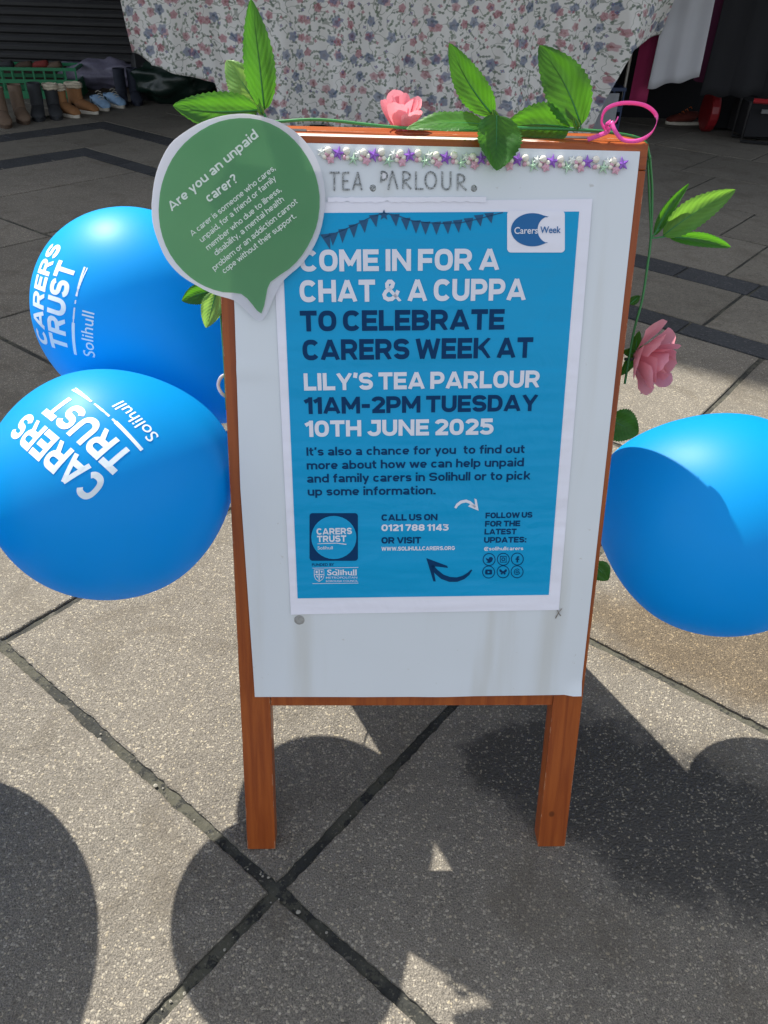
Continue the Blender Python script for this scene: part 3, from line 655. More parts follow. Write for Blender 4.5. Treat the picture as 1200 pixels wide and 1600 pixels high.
for k, (a, b) in enumerate(((1118, 1165), (1158, 1210), (1200, 1262))):
    garment(('black coat hanging next to the plum garment', 'black coat hanging over the folded trolley', 'black coat hanging at the right edge of the picture')[k], a, b, (150, 152), 8.40+0.06*k, M_bk, 5.0+k, 'coat', 'coat', 0.05, 16)
bc = mesh('dark_backcloth', [(xl-0.4, 9.6, 0), (6.5, 9.6, 0), (6.5, 9.6, 2.2), (xl-0.4, 9.6, 2.2), (xl-0.4, 9.62, 0), (6.5, 9.62, 0), (6.5, 9.62, 2.2), (xl-0.4, 9.62, 2.2)], [(0, 1, 2, 3), (7, 6, 5, 4), (0, 4, 5, 1), (2, 6, 7, 3), (0, 3, 7, 4), (1, 5, 6, 2)], M_bk, None, Matrix.Translation((2, 9.6, 0)))
tag(bc, 'black cloth hung behind the stall and the clothes rail', 'cloth')
# folded trolley: black frame, red bar, red-rimmed wheel
tr = thing('folding_trolley', 'folded black trolley with a red bar and red wheel under the coats', 'trolley', Matrix.Translation(G(1160, 222)))
def wheel(c, r):
    b_ = Bag(); n = 20; vs = []
    for x in (-0.045, 0.045):
        for k in range(n): a = 2*math.pi*k/n; vs.append(c+Vector((x, math.cos(a)*r, math.sin(a)*r)))
    b_.add(vs, [(k, (k+1) % n, n+(k+1) % n, n+k) for k in range(n)]+[tuple(range(n))[::-1], tuple(range(n, 2*n))]); return b_
c = G(1106, 208)+Vector((0, 0.1, 0.19))
bevel(wheel(c, 0.19).build('wheel', plain('red_plastic', (0.22, 0.010, 0.014), 0.4), tr), 0.02, 3)
M_frame = plain('black_steel', (0.012, 0.012, 0.013), 0.4); M_redb = plain('red_paint', (0.30, 0.015, 0.02), 0.35)
A = G(1156, 224); Bq = G(1290, 236)
Bag().tube([A+Vector((0, 0, 0.36)), A+Vector((0, 0, 0.02)), Bq+Vector((0, 0, 0.02)), Bq+Vector((0, 0, 0.36))], 0.014, 8).build('frame', M_frame, tr)
Bag().tube([A+Vector((0.02, 0.3, 0.36)), A+Vector((0.02, 0.3, 0.02)), Bq+Vector((0, 0.3, 0.02))], 0.014, 8).build('frame', M_frame, tr)
Bag().tube([A+Vector((0.02, 0, 0.37)), Bq+Vector((0.0, 0, 0.37))], 0.022, 8).build('bar', M_redb, tr)
Bag().box((A.x+0.05, A.y+0.08, 0.05), (Bq.x, A.y+0.55, 0.34)).build('body', M_bk, tr)
Bag().box((A.x+0.12, A.y-0.012, 0.265), (A.x+0.28, A.y+0.0, 0.30)).build('badge', plain('grey_badge', (0.12, 0.12, 0.12), 0.4), tr)
Bag().box((c.x+0.05, c.y+0.05, 0.03), (A.x+0.3, A.y+0.9, 0.85)).build('bag_body', M_bk, tr)
# ------------------------------------------------------------------ A-board
ab = thing('a_board', 'red-stained wooden A-board pavement sign with a white panel on its front', 'A-board', MB.copy())
TH = 0.034; SW = 0.036
tl = math.tan(LEAN)
def member(x0, x1, z0, z1, y0, y1, flat_top=False, flat_foot=False, T=B):
    zt = (lambda y: z1-(y)*tl*-1 if False else z1) ; ps = []
    for z, fl in ((z0, flat_foot), (z1, flat_top)):
        for x, y in ((x0, y0), (x1, y0), (x1, y1), (x0, y1)):
            ps.append(T(x, y, z+(y*tl if fl else 0)))
    return Bag().hexa(ps)
def BB(x, y, z):                                          # back frame: mirror about the vertical plane through the apex
    P = B(x, y, z); apex = B(0, TH/math.cos(LEAN)*math.cos(LEAN), BL+TH*tl); d = (P-apex).dot(bn0); return P-bn0*(2*d)+bn0*0.0015
MBB = MB.copy()
for T, lab in ((B, None), (BB, None)):
    wd = M_wood
    x0, x1 = -BW/2, BW/2
    zr0 = bd(635, 1103)[1]
    fx = 0.052
    for a, b in ((x0, x0+fx), (x1-fx, x1)):
        bevel(member(a, b, 0.0, BL-0.034, 0, TH, False, True, T).build('leg', wd, ab), 0.0012)
    bevel(member(x0, x1, BL-0.0335, BL, 0, TH, True, False, T).build('top_rail', M_woodh, ab), 0.0018)
    if T is BB: zr0 -= 0.075
    bevel(member(x0+fx+0.0005, x1-fx-0.0005, zr0, zr0+(0.055 if T is B else 0.036), 0.001, TH-0.002, False, False, T).build('bottom_rail', wd, ab), 0.0012)
    if T is BB: member(x0+fx+0.001, x1-fx-0.001, zr0+0.0365, BL-0.0345, 0.008, 0.012, T=T).build('rear_panel', M_white, ab)
for x in (-0.2, 0.2):                                     # hinges across the top
    Bag().box((x-0.025, TH-0.008, BL+TH*tl+0.0003-0.002), (x+0.025, TH+0.004, BL+TH*tl+0.001), B).build('hinge', M_metal, ab)
for x in (-0.26, 0.26): Bag().tube([B(x, TH, 0.5), B(x, TH+0.16, 0.42), BB(x, TH, 0.5)], 0.002, 6).build('stay_cord', M_string, ab)
# white laminated panel: bent loosely at the foot, corner curling
pl_c = [bd(367, 478), bd(399, 1090), bd(906, 1083), bd(999, 237)]
TLp = bd(349, 232)
xs0 = lambda z: interp([(pl_c[1][1], pl_c[1][0]), (bd(376, 760)[1], bd(376, 760)[0]), (pl_c[0][1], pl_c[0][0]), (TLp[1], TLp[0])], z)
xs1 = lambda z: interp([(pl_c[2][1], pl_c[2][0]), (pl_c[3][1], pl_c[3][0])], z)
nx, nz = 40, 70; vs = []; zb, zt_ = pl_c[2][1], pl_c[3][1]
for j in range(nz+1):
    z = zb+(zt_-zb)*j/nz
    for i in range(nx+1):
        f = i/nx; x = xs0(z)+(xs1(z)-xs0(z))*f
        zz_ = z+(0.0035*math.sin(f*math.pi)*(-1) if j == 0 else 0)+(-0.004*(1-f)**3 if j == 0 else 0)
        lift = 0.0022+0.0012*noise.noise(Vector((x*5, z*2.5, 1)))+0.004*math.exp(-((z-zb)/0.03)**2)*(0.3+max(0, noise.noise(Vector((x*9, 0, 3)))))
        if i > nx-2 and j < 2: lift += 0.006*(2-j)/2
        if i < 5: lift += 0.0025*math.exp(-(((z-bd(380, 578)[1])/0.006)**2))*(1-i/5)
        vs.append(B(x, -lift, zz_))
fs = [(j*(nx+1)+i, j*(nx+1)+i+1, (j+1)*(nx+1)+i+1, (j+1)*(nx+1)+i) for j in range(nz) for i in range(nx)]
o = mesh('white_panel', vs, fs, M_white, ab, smooth=True); thin(o, 0.0012)
# screws/tacks stuck below the poster
def disc(px, py, r, th, mat, name, parent, off=-0.0045, n=16):
    x, z = bd(px, py); vs = []
    for y, rr in ((off+th, r), (off+th*0.3, r), (off, r*0.7)):
        for k in range(n): a = 2*math.pi*k/n; q = rr*(1+0.12*noise.noise(Vector((k*.8, px, 0)))); vs.append(B(x+math.cos(a)*q, y, z+math.sin(a)*q))
    fs = [(r_*n+k, r_*n+(k+1) % n, (r_+1)*n+(k+1) % n, (r_+1)*n+k) for r_ in range(2) for k in range(n)]+[tuple(range(2*n, 3*n)), tuple(range(n))[::-1]]
    return mesh(name, vs, fs, mat, parent)
disc(468, 967, 0.009, 0.003, M_tack, 'adhesive_tack', ab)
Bag().tube([BP(868, 966, -0.004), BP(873, 957, -0.008), BP(878, 951, -0.005)], 0.0009, 6).tube([BP(870, 952, -0.004), BP(873, 958, -0.007), BP(876, 962, -0.004)], 0.0008, 6).build('torn_thread', M_metal, ab)
# ------------------------------------------------------------------ lettering
_txt = {}
def text_mesh(s, bold=0.0):
    cu = bpy.data.curves.new('lettering', 'FONT'); cu.body = s; cu.size = 1.0; cu.offset = bold; cu.resolution_u = 4; cu.space_character = 1.0
    ob = bpy.data.objects.new('lettering', cu); C.objects.link(ob)
    bpy.context.view_layer.update()
    me = ob.to_mesh(); vs = [v.co.copy() for v in me.vertices]; fs = [tuple(p.vertices) for p in me.polygons]
    ob.to_mesh_clear(); bpy.data.objects.remove(ob); bpy.data.curves.remove(cu)
    return vs, fs
_cap = {}
def cap(b):
    if b not in _cap:
        v, _ = text_mesh('H', b); _cap[b] = (min(p.y for p in v), max(p.y for p in v))
    return _cap[b]
SWD = 0.232
def se(cx, cy, rx, ry, a0, a1, n=14, e=2.5):
    out = []
    for k in range(n+1):
        a = math.radians(a0+(a1-a0)*k/n); c_, s_ = math.cos(a), math.sin(a)
        out.append((cx+rx*math.copysign(abs(c_)**(2/e), c_), cy+ry*math.copysign(abs(s_)**(2/e), s_)))
    return out
def glyph(ch):
    h = SWD/2; T = 1-h
    if ch == 'A': return 0.98, [[(h*.85, 0), (.49, 1.0)], [(.98-h*.85, 0), (.49, 1.0)], [(.22, .27), (.76, .27)]]
    if ch == 'B': return 0.86, [[(h, 0), (h, 1)], [(h, T), (.45, T)]+se(.45, .70, .36-h, T-.70, 90, -90, 10, 2.2)+[(h, .51)], [(h, .50), (.45, .50)]+se(.45, (.50+h)/2, .41-h, (.50-h)/2, 90, -90, 10, 2.2)+[(h, h)]]
    if ch == 'C': return 0.86, [se(.44, .5, .44-h, .5-h, 38, 322, 26)]
    if ch == 'D': return 0.86, [[(h, 0), (h, 1)], [(h, T), (.40, T)]+se(.40, .5, .46-h, .5-h, 90, -90, 14, 2.3)+[(h, h)]]
    if ch == 'E': return 0.76, [[(h, 0), (h, 1)], [(h, T), (.75, T)], [(h, .5), (.70, .5)], [(h, h), (.76, h)]]
    if ch == 'F': return 0.73, [[(h, 0), (h, 1)], [(h, T), (.73, T)], [(h, .47), (.68, .47)]]
    if ch == 'H': return 0.88, [[(h, 0), (h, 1)], [(.88-h, 0), (.88-h, 1)], [(h, .5), (.8, .5)]]
    if ch == 'I': return 2*h, [[(h, 0), (h, 1)]]
    if ch == 'J': return 0.80, [[(.25, T), (.80-h, T), (.80-h, .38)]+se(.40, .38, .40-h, .38-h, 0, -165, 14, 2.2)]
    if ch == 'K': return 0.90, [[(h, 0), (h, 1)], [(.80, 1.03), (.27, .46)], [(.36, .60), (.82, -.03)]]
    if ch == 'L': return 0.72, [[(h, 0), (h, 1)], [(h, h), (.72, h)]]
    if ch == 'M': return 1.06, [[(h, 0), (h, 1)], [(1.06-h, 0), (1.06-h, 1)], [(h*1.05, .97), (.53, .28)], [(1.06-h*1.05, .97), (.53, .28)]]
    if ch == 'N': return 0.92, [[(h, 0), (h, 1)], [(.92-h, 0), (.92-h, 1)], [(h, .97), (.92-h, .03)]]
    if ch in 'O0': w_ = 0.88 if ch == 'O' else 0.82; return w_, [se(w_/2, .5, w_/2-h, .5-h, 0, 360, 32)]
    if ch == 'P': return 0.83, [[(h, 0), (h, 1)], [(h, T), (.45, T)]+se(.45, .645, .38-h, T-.645, 90, -90, 12, 2.2)+[(h, .40)]]
    if ch == 'R': return 0.87, [[(h, 0), (h, 1)], [(h, T), (.45, T)]+se(.45, .66, .39-h, T-.66, 90, -90, 12, 2.2)+[(h, .43)], [(.47, .44), (.75, -.03)]]
    if ch == 'S': r_ = (1-2*h)/4; return 0.82, [se(.41, .5+r_, .41-h, r_, 12, 262, 18, 2.3)+se(.41, .5-r_, .41-h, r_, 84, -168, 18, 2.3)]
    if ch == 'T': return 0.82, [[(0, T), (.82, T)], [(.41, 0), (.41, T)]]
    if ch == 'U': return 0.86, [[(h, 1), (h, .40)]+se(.43, .40, .43-h, .40-h, 180, 360, 16, 2.2)+[(.86-h, 1)]]
    if ch == 'W': return 1.28, [[(h*.9, 1.0), (.35, 0)], [(.64, .93), (.35, 0)], [(.64, .93), (.93, 0)], [(1.28-h*.9, 1.0), (.93, 0)]]
    if ch == 'V': return 0.94, [[(h*.85, 1.0), (.47, 0)], [(.94-h*.85, 1.0), (.47, 0)]]
    if ch == 'Y': return 0.92, [[(h*.8, 1.0), (.46, .42)], [(.92-h*.8, 1.0), (.46, .42)], [(.46, .48), (.46, 0)]]
    if ch == '1': return 0.46, [[(.46-h, 0), (.46-h, 1)], [(.02, .72), (.40, .93)]]
    if ch == '2': return 0.78, [se(.39, .68, .39-h, T-.68, 170, -25, 14, 2.2)+[(.16, .14)], [(.05, h), (.78, h)]]
    if ch == '5': return 0.80, [[(.73, T), (.17, T)], [(.17, 1), (.15, .50)], [(.15, .53), (.30, .58)]+se(.38, .345, .42-h, .345-h, 80, -158, 16, 2.2)]
    X = 0.73                                              # x-height
    def bowl(w_, a0=0, a1=360, n=20): return se(w_/2, X/2, w_/2-h, X/2-h, a0, a1, n, 2.3)
    if ch == 'a': return 0.66, [se(.31, X*.68, .31-h, X*.32-h, 165, 0, 10, 2.3)+[(.66-h, 0)], se(.32, X*.27, .32-h, X*.29-h, 0, 360, 16, 2.2)]
    if ch == 'b': return 0.70, [[(h, 0), (h, 1.03)], bowl(.70)]
    if ch == 'c': return 0.62, [bowl(.66, 42, 318, 18)]
    if ch == 'd': return 0.70, [[(.70-h, 0), (.70-h, 1.03)], bowl(.70)]
    if ch == 'e': return 0.68, [bowl(.68, 0, 315, 20), [(h, X*.48), (.66-h*.6, X*.48)]]
    if ch == 'f': return 0.44, [[(.16+h*.4, 0), (.16+h*.4, .80)]+se(.40, .80, .24-h*.4, 1.03-h-.80, 170, 88, 6, 2.0), [(0, X-h*.8), (.44, X-h*.8)]]
    if ch == 'h': return 0.66, [[(h, 0), (h, 1.03)], se(.33, X*.58, .33-h, X*.42-h, 180, 0, 12, 2.3)+[(.66-h, 0)]]
    if ch == 'i': return 2*h, [[(h, 0), (h, X)], [(h, .86), (h, 1.05)]]
    if ch == 'k': return 0.64, [[(h, 0), (h, 1.03)], [(.58, X+.02), (h+.06, .30)], [(.27, .45), (.60, -.02)]]
    if ch == 'l': return 2*h, [[(h, 0), (h, 1.03)]]
    if ch == 'm': return 1.06, [[(h, 0), (h, X)], se(.305, X*.6, .305-h, X*.40-h, 180, 0, 12, 2.3)+[(.61-h, 0)], se(.61-h+.225, X*.6, .225, X*.40-h, 180, 0, 12, 2.3)+[(1.06-h, 0)]]
    if ch == 'n': return 0.66, [[(h, 0), (h, X)], se(.33, X*.58, .33-h, X*.42-h, 180, 0, 12, 2.3)+[(.66-h, 0)]]
    if ch == 'o': return 0.68, [bowl(.68)]
    if ch == 'p': return 0.70, [[(h, -.26), (h, X)], bowl(.70)]
    if ch == 'r': return 0.44, [[(h, 0), (h, X)], se(.44, X*.50, .44-h, X*.50-h, 172, 90, 8, 2.2)]
    if ch == 's': q_ = (X-2*h)/4; return 0.60, [se(.30, X/2+q_, .30-h, q_, 15, 262, 14, 2.2)+se(.30, X/2-q_, .30-h, q_, 84, -165, 14, 2.2)]
    if ch == 't': return 0.44, [[(.17, .95), (.17, .25)]+se(.17+.22, .25, .22, .25-h, 190, 275, 6, 2.0), [(0, X-h*.8), (.42, X-h*.8)]]
    if ch == 'u': return 0.66, [[(.66-h, 0), (.66-h, X)], [(h, X)]+se(.33, X*.42, .33-h, X*.42-h, 180, 360, 12, 2.3)]
    if ch == 'v': return 0.64, [[(h*.7, X), (.32, .02)], [(.64-h*.7, X), (.32, .02)]]
    if ch == 'w': return 0.98, [[(h*.7, X), (.27, .02)], [(.49, X-.04), (.27, .02)], [(.49, X-.04), (.71, .02)], [(.98-h*.7, X), (.71, .02)]]
    if ch == 'y': return 0.64, [[(.64-h*.7, X), (.22, -.27)], [(h*.7, X), (.335, .05)]]
    if ch == ',': return 0.20, [[(.11, .17), (.03, -.15)]]
    if ch == '?': return 0.62, [se(.31, .74, .31-h, 1-h-.74, 165, -30, 10, 2.2)+[(.31, .42), (.31, .28)], [(.31, 0), (.31, .17)]]
    if ch == '@': return 1.0, [se(.5, .45, .44, .50, 320, 20, 26, 2.0), se(.48, .45, .17, .2, 0, 360, 14, 2.0)]
    if ch == 'G': return 0.88, [se(.44, .5, .44-h, .5-h, 38, 300, 24)+[(.88-h, .30), (.88-h, .46)], [(.50, .48), (.88, .48)]]
    if ch == '.': return 0.24, [[(.0, h), (.24, h)]]
    if ch == ':': return 0.24, [[(.0, h), (.24, h)], [(.0, .62), (.24, .62)]]
    if ch == '3': return 0.78, [[(.05, T), (.66, T), (.34, .60)]+se(.37, .34, .41-h, .34-h, 80, -158, 14, 2.2)]
    if ch == '4': return 0.84, [[(.62, 0), (.62, 1)], [(.56, .93), (.12, .30)], [(.06, .27), (.84, .27)]]
    if ch == '7': return 0.72, [[(0, T), (.72, T)], [(.62, .86), (.28, 0)]]
    if ch == '8': r_ = (1-2*h)/4; return 0.80, [se(.40, .5+r_, .37-h, r_, -90, 270, 22, 2.1), se(.40, .5-r_, .40-h, r_, 90, 450, 22, 2.1)]
    if ch == '-': return 0.50, [[(.02, .44), (.48, .44)]]
    if ch == '\u2019': return 0.24, [[(.14, 1.0), (.09, .70)]]
    if ch == '&': return 0.98, [[(.93, -.02), (.28, .66), (.27, .80), (.36, .90), (.48, .90), (.57, .81), (.53, .68), (.22, .46), (.13, .32), (.17, .18), (.33, .10), (.52, .12), (.72, .27), (.83, .50)]]
    return 0.30, []
def stroke_text(s, gap=0.075, wt=0.232):
    global SWD
    SWD = wt
    x = 0; vs = []; fs = []; lay = []
    h = SWD/2
    for ch in s:
        w_, st_ = glyph(ch)
        if ch == ' ': x += 0.25 if wt > 0.2 else 0.34; continue
        for li, pl in enumerate(st_):
            n_ = len(pl); k0 = len(vs); closed = math.hypot(pl[0][0]-pl[-1][0], pl[0][1]-pl[-1][1]) < 1e-6
            hh = h*(0.98 if li else 1.0)*(0.95 if ch in 'AMWNKY&' and li else 1)*(0.8 if ch == '&' else 1)
            for i, p in enumerate(pl):
                a = pl[i-1] if i else (pl[-2] if closed else p); b = pl[i+1] if i < n_-1 else (pl[1] if closed else p)
                def nr(u, v):
                    L = math.hypot(v[0]-u[0], v[1]-u[1]); return (-(v[1]-u[1])/L, (v[0]-u[0])/L) if L > 1e-9 else None
                n0, n1 = nr(a, p), nr(p, b); n0 = n0 or n1; n1 = n1 or n0
                m_ = (n0[0]+n1[0], n0[1]+n1[1]); q = m_[0]*n0[0]+m_[1]*n0[1]; q = max(q, 0.6)
                for s_ in (1, -1):
                    X = p[0]+s_*m_[0]/q*hh; Y = p[1]+s_*m_[1]/q*hh; Y = min(1.0, max(0.0, Y)) if (ch.isupper() or ch.isdigit() or ch == '&') else Y; Y = max(0.0, Y) if ch in 'kvw' else Y; vs.append(Vector((x+X, Y, li*1.0)))
            for i in range(n_-1): fs.append((k0+2*i, k0+2*i+1, k0+2*i+3, k0+2*i+2))
        x += w_+gap
    return vs, fs
def print_line(s, pl, pr, caph, mat, parent, off, bold=0.02, name='lettering', centred=False):
    """text from baseline pixel pl to baseline pixel pr, cap height in pixels, printed on the board plane at offset off"""
    x0, z0 = bd(*pl, off); x1, z1 = bd(*pr, off)
    mid = ((pl[0]+pr[0])/2, (pl[1]+pr[1])/2); L = math.hypot(pr[0]-pl[0], pr[1]-pl[1]); nrm = ((pr[1]-pl[1])/L, -(pr[0]-pl[0])/L)
    a = Vector(bd(*mid, off)); b = Vector(bd(mid[0]+nrm[0]*caph, mid[1]+nrm[1]*caph, off)); ch = (b-a).length
    d = Vector((x1-x0, z1-z0)); LL = d.length; d /= LL; u = Vector((-d.y, d.x))
    stk = isinstance(bold, str); vs, fs = stroke_text(s, 0.085 if bold != 'S' else 0.075, {'S': 0.232, 'B': 0.185, 'R': 0.145, 'M': 0.175}[bold]) if stk else text_mesh(s, bold); lo = min(v.x for v in vs); hi = max(v.x for v in vs); c0, c1 = (0.0, 1.0) if stk else cap(bold)
    sx = LL/(hi-lo); sy = ch/(c1-c0); out = []
    for v in vs:
        q = Vector((x0, z0))+d*((v.x-lo)*sx)+u*((v.y-c0)*sy); out.append(B(q.x, off-(0.00003*v.z if stk else 0), q.y))
    return mesh(name, out, fs, mat, parent)
def poly(pts, mat, parent, off, name, th=0.0):
    """flat print: polygon given in photo pixels"""
    vs = [BP(x, y, off) for x, y in pts]
    if th:
        k = len(vs); vs2 = [v+bn*th for v in vs]
        return mesh(name, vs+vs2, [tuple(range(k)), tuple(range(2*k-1, k-1, -1))]+[(i, (i+1) % k, k+(i+1) % k, k+i) for i in range(k)], mat, parent)
    return mesh(name, vs, [tuple(range(len(vs)))], mat, parent)
def polys(list_, mat, parent, off, name):
    b_ = Bag()
    for pts in list_: b_.add([BP(x, y, off) for x, y in pts], [tuple(range(len(pts)))])
    return b_.build(name, mat, parent)
def circ(cx, cy, rx, ry=None, n=32, a0=0, a1=360): 
    ry = ry or rx; return [(cx+rx*math.cos(math.radians(a0+(a1-a0)*k/n)), cy+ry*math.sin(math.radians(a0+(a1-a0)*k/n))) for k in range(n)]
def ringq(cx, cy, r, w_, n=28):
    return [[(cx+math.cos(2*math.pi*a/n)*rr, cy+math.sin(2*math.pi*a/n)*rr) for a, rr in ((k, r), (k+1, r), (k+1, r-w_), (k, r-w_))] for k in range(n)]
def rrect(x0, y0, x1, y1, r, n=6):
    out = []
    for cx, cy, a in ((x1-r, y0+r, -90), (x1-r, y1-r, 0), (x0+r, y1-r, 90), (x0+r, y0+r, 180)):
        for k in range(n+1): t = math.radians(a+90*k/n); out.append((cx+r*math.cos(t), cy+r*math.sin(t)))
    return out
def stroke(pts, ws):                                      # tapered brush stroke as quads, pixels
    out = []
    for i in range(len(pts)-1):
        (x0, y0), (x1, y1) = pts[i], pts[i+1]
        def nm(k):
            a = pts[max(0, k-1)]; b = pts[min(len(pts)-1, k+1)]; L = math.hypot(b[0]-a[0], b[1]-a[1]) or 1; return (-(b[1]-a[1])/L, (b[0]-a[0])/L)
        n0, n1 = nm(i), nm(i+1); w0, w1 = ws[i]/2, ws[i+1]/2
        out.append([(x0+n0[0]*w0, y0+n0[1]*w0), (x1+n1[0]*w1, y1+n1[1]*w1), (x1-n1[0]*w1, y1-n1[1]*w1), (x0-n0[0]*w0, y0-n0[1]*w0)])
    return out
# poster
PO = -0.0050; P1 = -0.0058; P2 = -0.0064; P3 = -0.0070; P4 = -0.0076
px_, pz_ = bd(660, 640)
po = thing('event_poster', 'blue and white printed poster taped to the middle of the A-board', 'poster', MB@Matrix.Translation((px_, PO, pz_)))
# sheet, gently waved edges
c4 = [bd(424, 317), bd(924, 311), bd(872, 951), bd(455, 958)]
vs = []; NX, NZ = 24, 36
for j in range(NZ+1):
    for i in range(NX+1):
        f, g2 = i/NX, j/NZ
        q = (Vector(c4[0])*(1-f)+Vector(c4[1])*f)*(1-g2)+(Vector(c4[3])*(1-f)+Vector(c4[2])*f)*g2
        e = max(0, abs(f-0.5)*2-0.86)/0.14; y = PO+0.0002*noise.noise(Vector((q.x*9, q.y*9, 0)))-0.0012*e*abs(noise.noise(Vector((q.x*3, q.y*11, 5))))
        if f > 0.1 and f < 0.9: y = max(y, PO-0.0003)
        vs.append(B(q.x, y, q.y))
fs = [(j*(NX+1)+i, j*(NX+1)+i+1, (j+1)*(NX+1)+i+1, (j+1)*(NX+1)+i) for j in range(NZ) for i in range(NX)]
o = mesh('paper_sheet', vs, fs, M_paper, po, smooth=True); thin(o, 0.0003)
up_ = []; lo_ = []
for k in range(41):
    x = 512+6.2*k; up_.append((x, 308.5-(x-512)*0.004+1.6*noise.noise(Vector((k*0.9, 3, 0))))); lo_.append((x, 315.5+3.0*noise.noise(Vector((k*0.7, 8, 0)))+2.2*noise.noise(Vector((k*2.3, 1, 0)))))
polys([[up_[k], up_[k+1], lo_[k+1], lo_[k]] for k in range(40)], M_paper, po, PO-0.0016, 'torn_strip')
poly([(439, 333), (792, 331), (792, 331.5), (905, 330.5), (857.5, 929.5), (465, 935)], M_blue, po, P1, 'blue_print')
# white printed box behind the round week logo
Z2 = lambda x, y: (440+x/2.609, 380+y/2.609)
Z3 = lambda x, y: (440+x/2.609, 680+y/2.609)
ZA = lambda x, y: (440+x/2.0, 190+y/2.0)
BIG = 'S'
for s, l, bl, r, brr, ch, mt in (('COME IN FOR A', 75, 116, 887, 110, 89, M_inkw), ('CHAT & A CUPPA', 75, 241, 995, 233, 90, M_inkw), ('TO CELEBRATE', 77, 360, 907, 352, 84, M_navy), ('CARERS WEEK AT', 87, 478, 1022, 467, 84, M_navy),
        ("LILY\u2019S TEA PARLOUR", 92, 601, 1050, 588, 70, M_inkw), ('11AM-2PM TUESDAY', 92, 697, 1043, 684, 68, M_navy), ('10TH JUNE 2025', 95, 790, 863, 780, 66, M_inkw)):
    print_line(s, Z2(l, bl), Z2(r, brr), ch/2.609, mt, po, P2, BIG)
for s, l, bl, r, brr, ch, mt, bo in (('It\u2019s also a chance for you  to find out', 102, 84, 990, 73, 34, M_navy, 'B'), ('more about how we can help unpaid', 103, 140, 987, 127, 34, M_navy, 'B'), ('and family carers in Solihull or to pick', 104, 194, 1014, 181, 34, M_navy, 'B'), ('up some information.', 107, 247, 628, 241, 34, M_navy, 'B'),
        ('CALL US ON', 407, 349, 635, 347, 26, M_navy, 'S'), ('0121 788 1143', 407, 391, 681, 389, 27, M_inkw, 'S'), ('OR VISIT', 407, 442, 568, 441, 26, M_navy, 'S'), ('WWW.SOLIHULLCARERS.ORG', 407, 471, 706, 468, 16, M_inkw, 'S'),
        ('FOLLOW US', 831, 339, 1022, 336, 23, M_navy, 'S'), ('FOR THE', 829, 373, 972, 371, 23, M_navy, 'S'), ('LATEST', 827, 405, 957, 404, 23, M_navy, 'S'), ('UPDATES:', 825, 439, 997, 437, 23, M_navy, 'S'), ('@solihullcarers', 825, 470, 985, 468, 14, M_inkw, 'B'), ('FUNDED BY', 124, 534, 214, 533, 11, M_navy, 0.012)):
    print_line(s, Z3(l, bl), Z3(r, brr), ch/2.609, mt, po, P2, bo)
# round trust logo on its dark square
poly([Z3(x, y) for x, y in rrect(114, 318, 311, 512, 12)], M_navy, po, P2, 'logo_square')
poly([Z3(x, y) for x, y in circ(213, 417, 92, 88)], M_blue, po, P3, 'logo_disc')
for s, l, bl, r, brr, ch, bo in (('CARERS', 143, 406, 287, 403, 26, 'S'), ('TRUST', 145, 436, 264, 434, 26, 'S'), ('Solihull', 147, 466, 209, 465, 13, 0.008)): print_line(s, Z3(l, bl), Z3(r, brr), ch/2.609, M_inkw, po, P4, bo)
polys([[Z3(*p) for p in q] for q in stroke([(146, 443), (180, 441), (225, 440), (264, 445)], [2, 3, 3, 4])], M_inkw, po, P4, 'underline')
# council panel: crest and words
print_line('Solihull', Z3(186, 571), Z3(306, 570), 23/2.609, M_inkw, po, P2, 0.022)
print_line('METROPOLITAN', Z3(181, 585), Z3(308, 584), 8/2.609, M_inkw, po, P2, 0.002)
print_line('BOROUGH COUNCIL', Z3(181, 599), Z3(311, 598), 8/2.609, M_inkw, po, P2, 0.004)
q = [[Z3(*p) for p in qq] for qq in ([(126, 541), (313, 538), (313, 540), (126, 543)], [(126, 604), (313, 602), (313, 604), (126, 606)])]
shl = [(133, 549), (172, 548), (173, 572), (168, 586), (153, 597), (138, 586), (133, 572)]
q += [[Z3(*p) for p in qq] for qq in stroke(shl+[shl[0]], [2.2]*8)]
q += [[Z3(*p) for p in qq] for qq in ([(151, 550), (155, 550), (155, 594), (151, 594)], [(135, 567), (171, 566), (171, 569), (135, 570)], [(139, 553), (147, 553), (147, 563), (139, 563)], [(159, 553), (168, 553), (164, 563)], [(140, 573), (148, 573), (148, 583)], [(159, 573), (168, 573), (160, 584)])]
polys(q, M_inkw, po, P2, 'crest')
# serifs for the council name
polys([[Z3(*p) for p in qq] for qq in ([(218, 547), (228, 547), (228, 550), (218, 550)], [(218, 569), (232, 569), (232, 571.5), (218, 571.5)], [(281, 569), (306, 569), (306, 571.5), (281, 571.5)])], M_inkw, po, P2-0.0002, 'serif')
# arrows
polys([[Z3(*p) for p in qq] for qq in stroke([(708, 297), (716, 284), (732, 272), (752, 268), (768, 274), (782, 286), (790, 294)], [9, 11, 12, 12, 11, 10, 8])+[[(760, 290), (803, 308), (795, 262), (786, 258), (789, 283), (768, 282)]]], M_inkw, po, P2, 'arrow')
polys([[Z3(*p) for p in qq] for qq in stroke([(775, 549), (762, 565), (742, 580), (715, 589), (685, 588), (655, 577), (630, 556), (612, 532)], [5, 11, 15, 18, 20, 20, 18, 12])+[[(590, 501), (675, 533), (678, 541), (628, 535), (618, 541), (628, 596), (619, 596)]]], M_navy, po, P2, 'arrow')
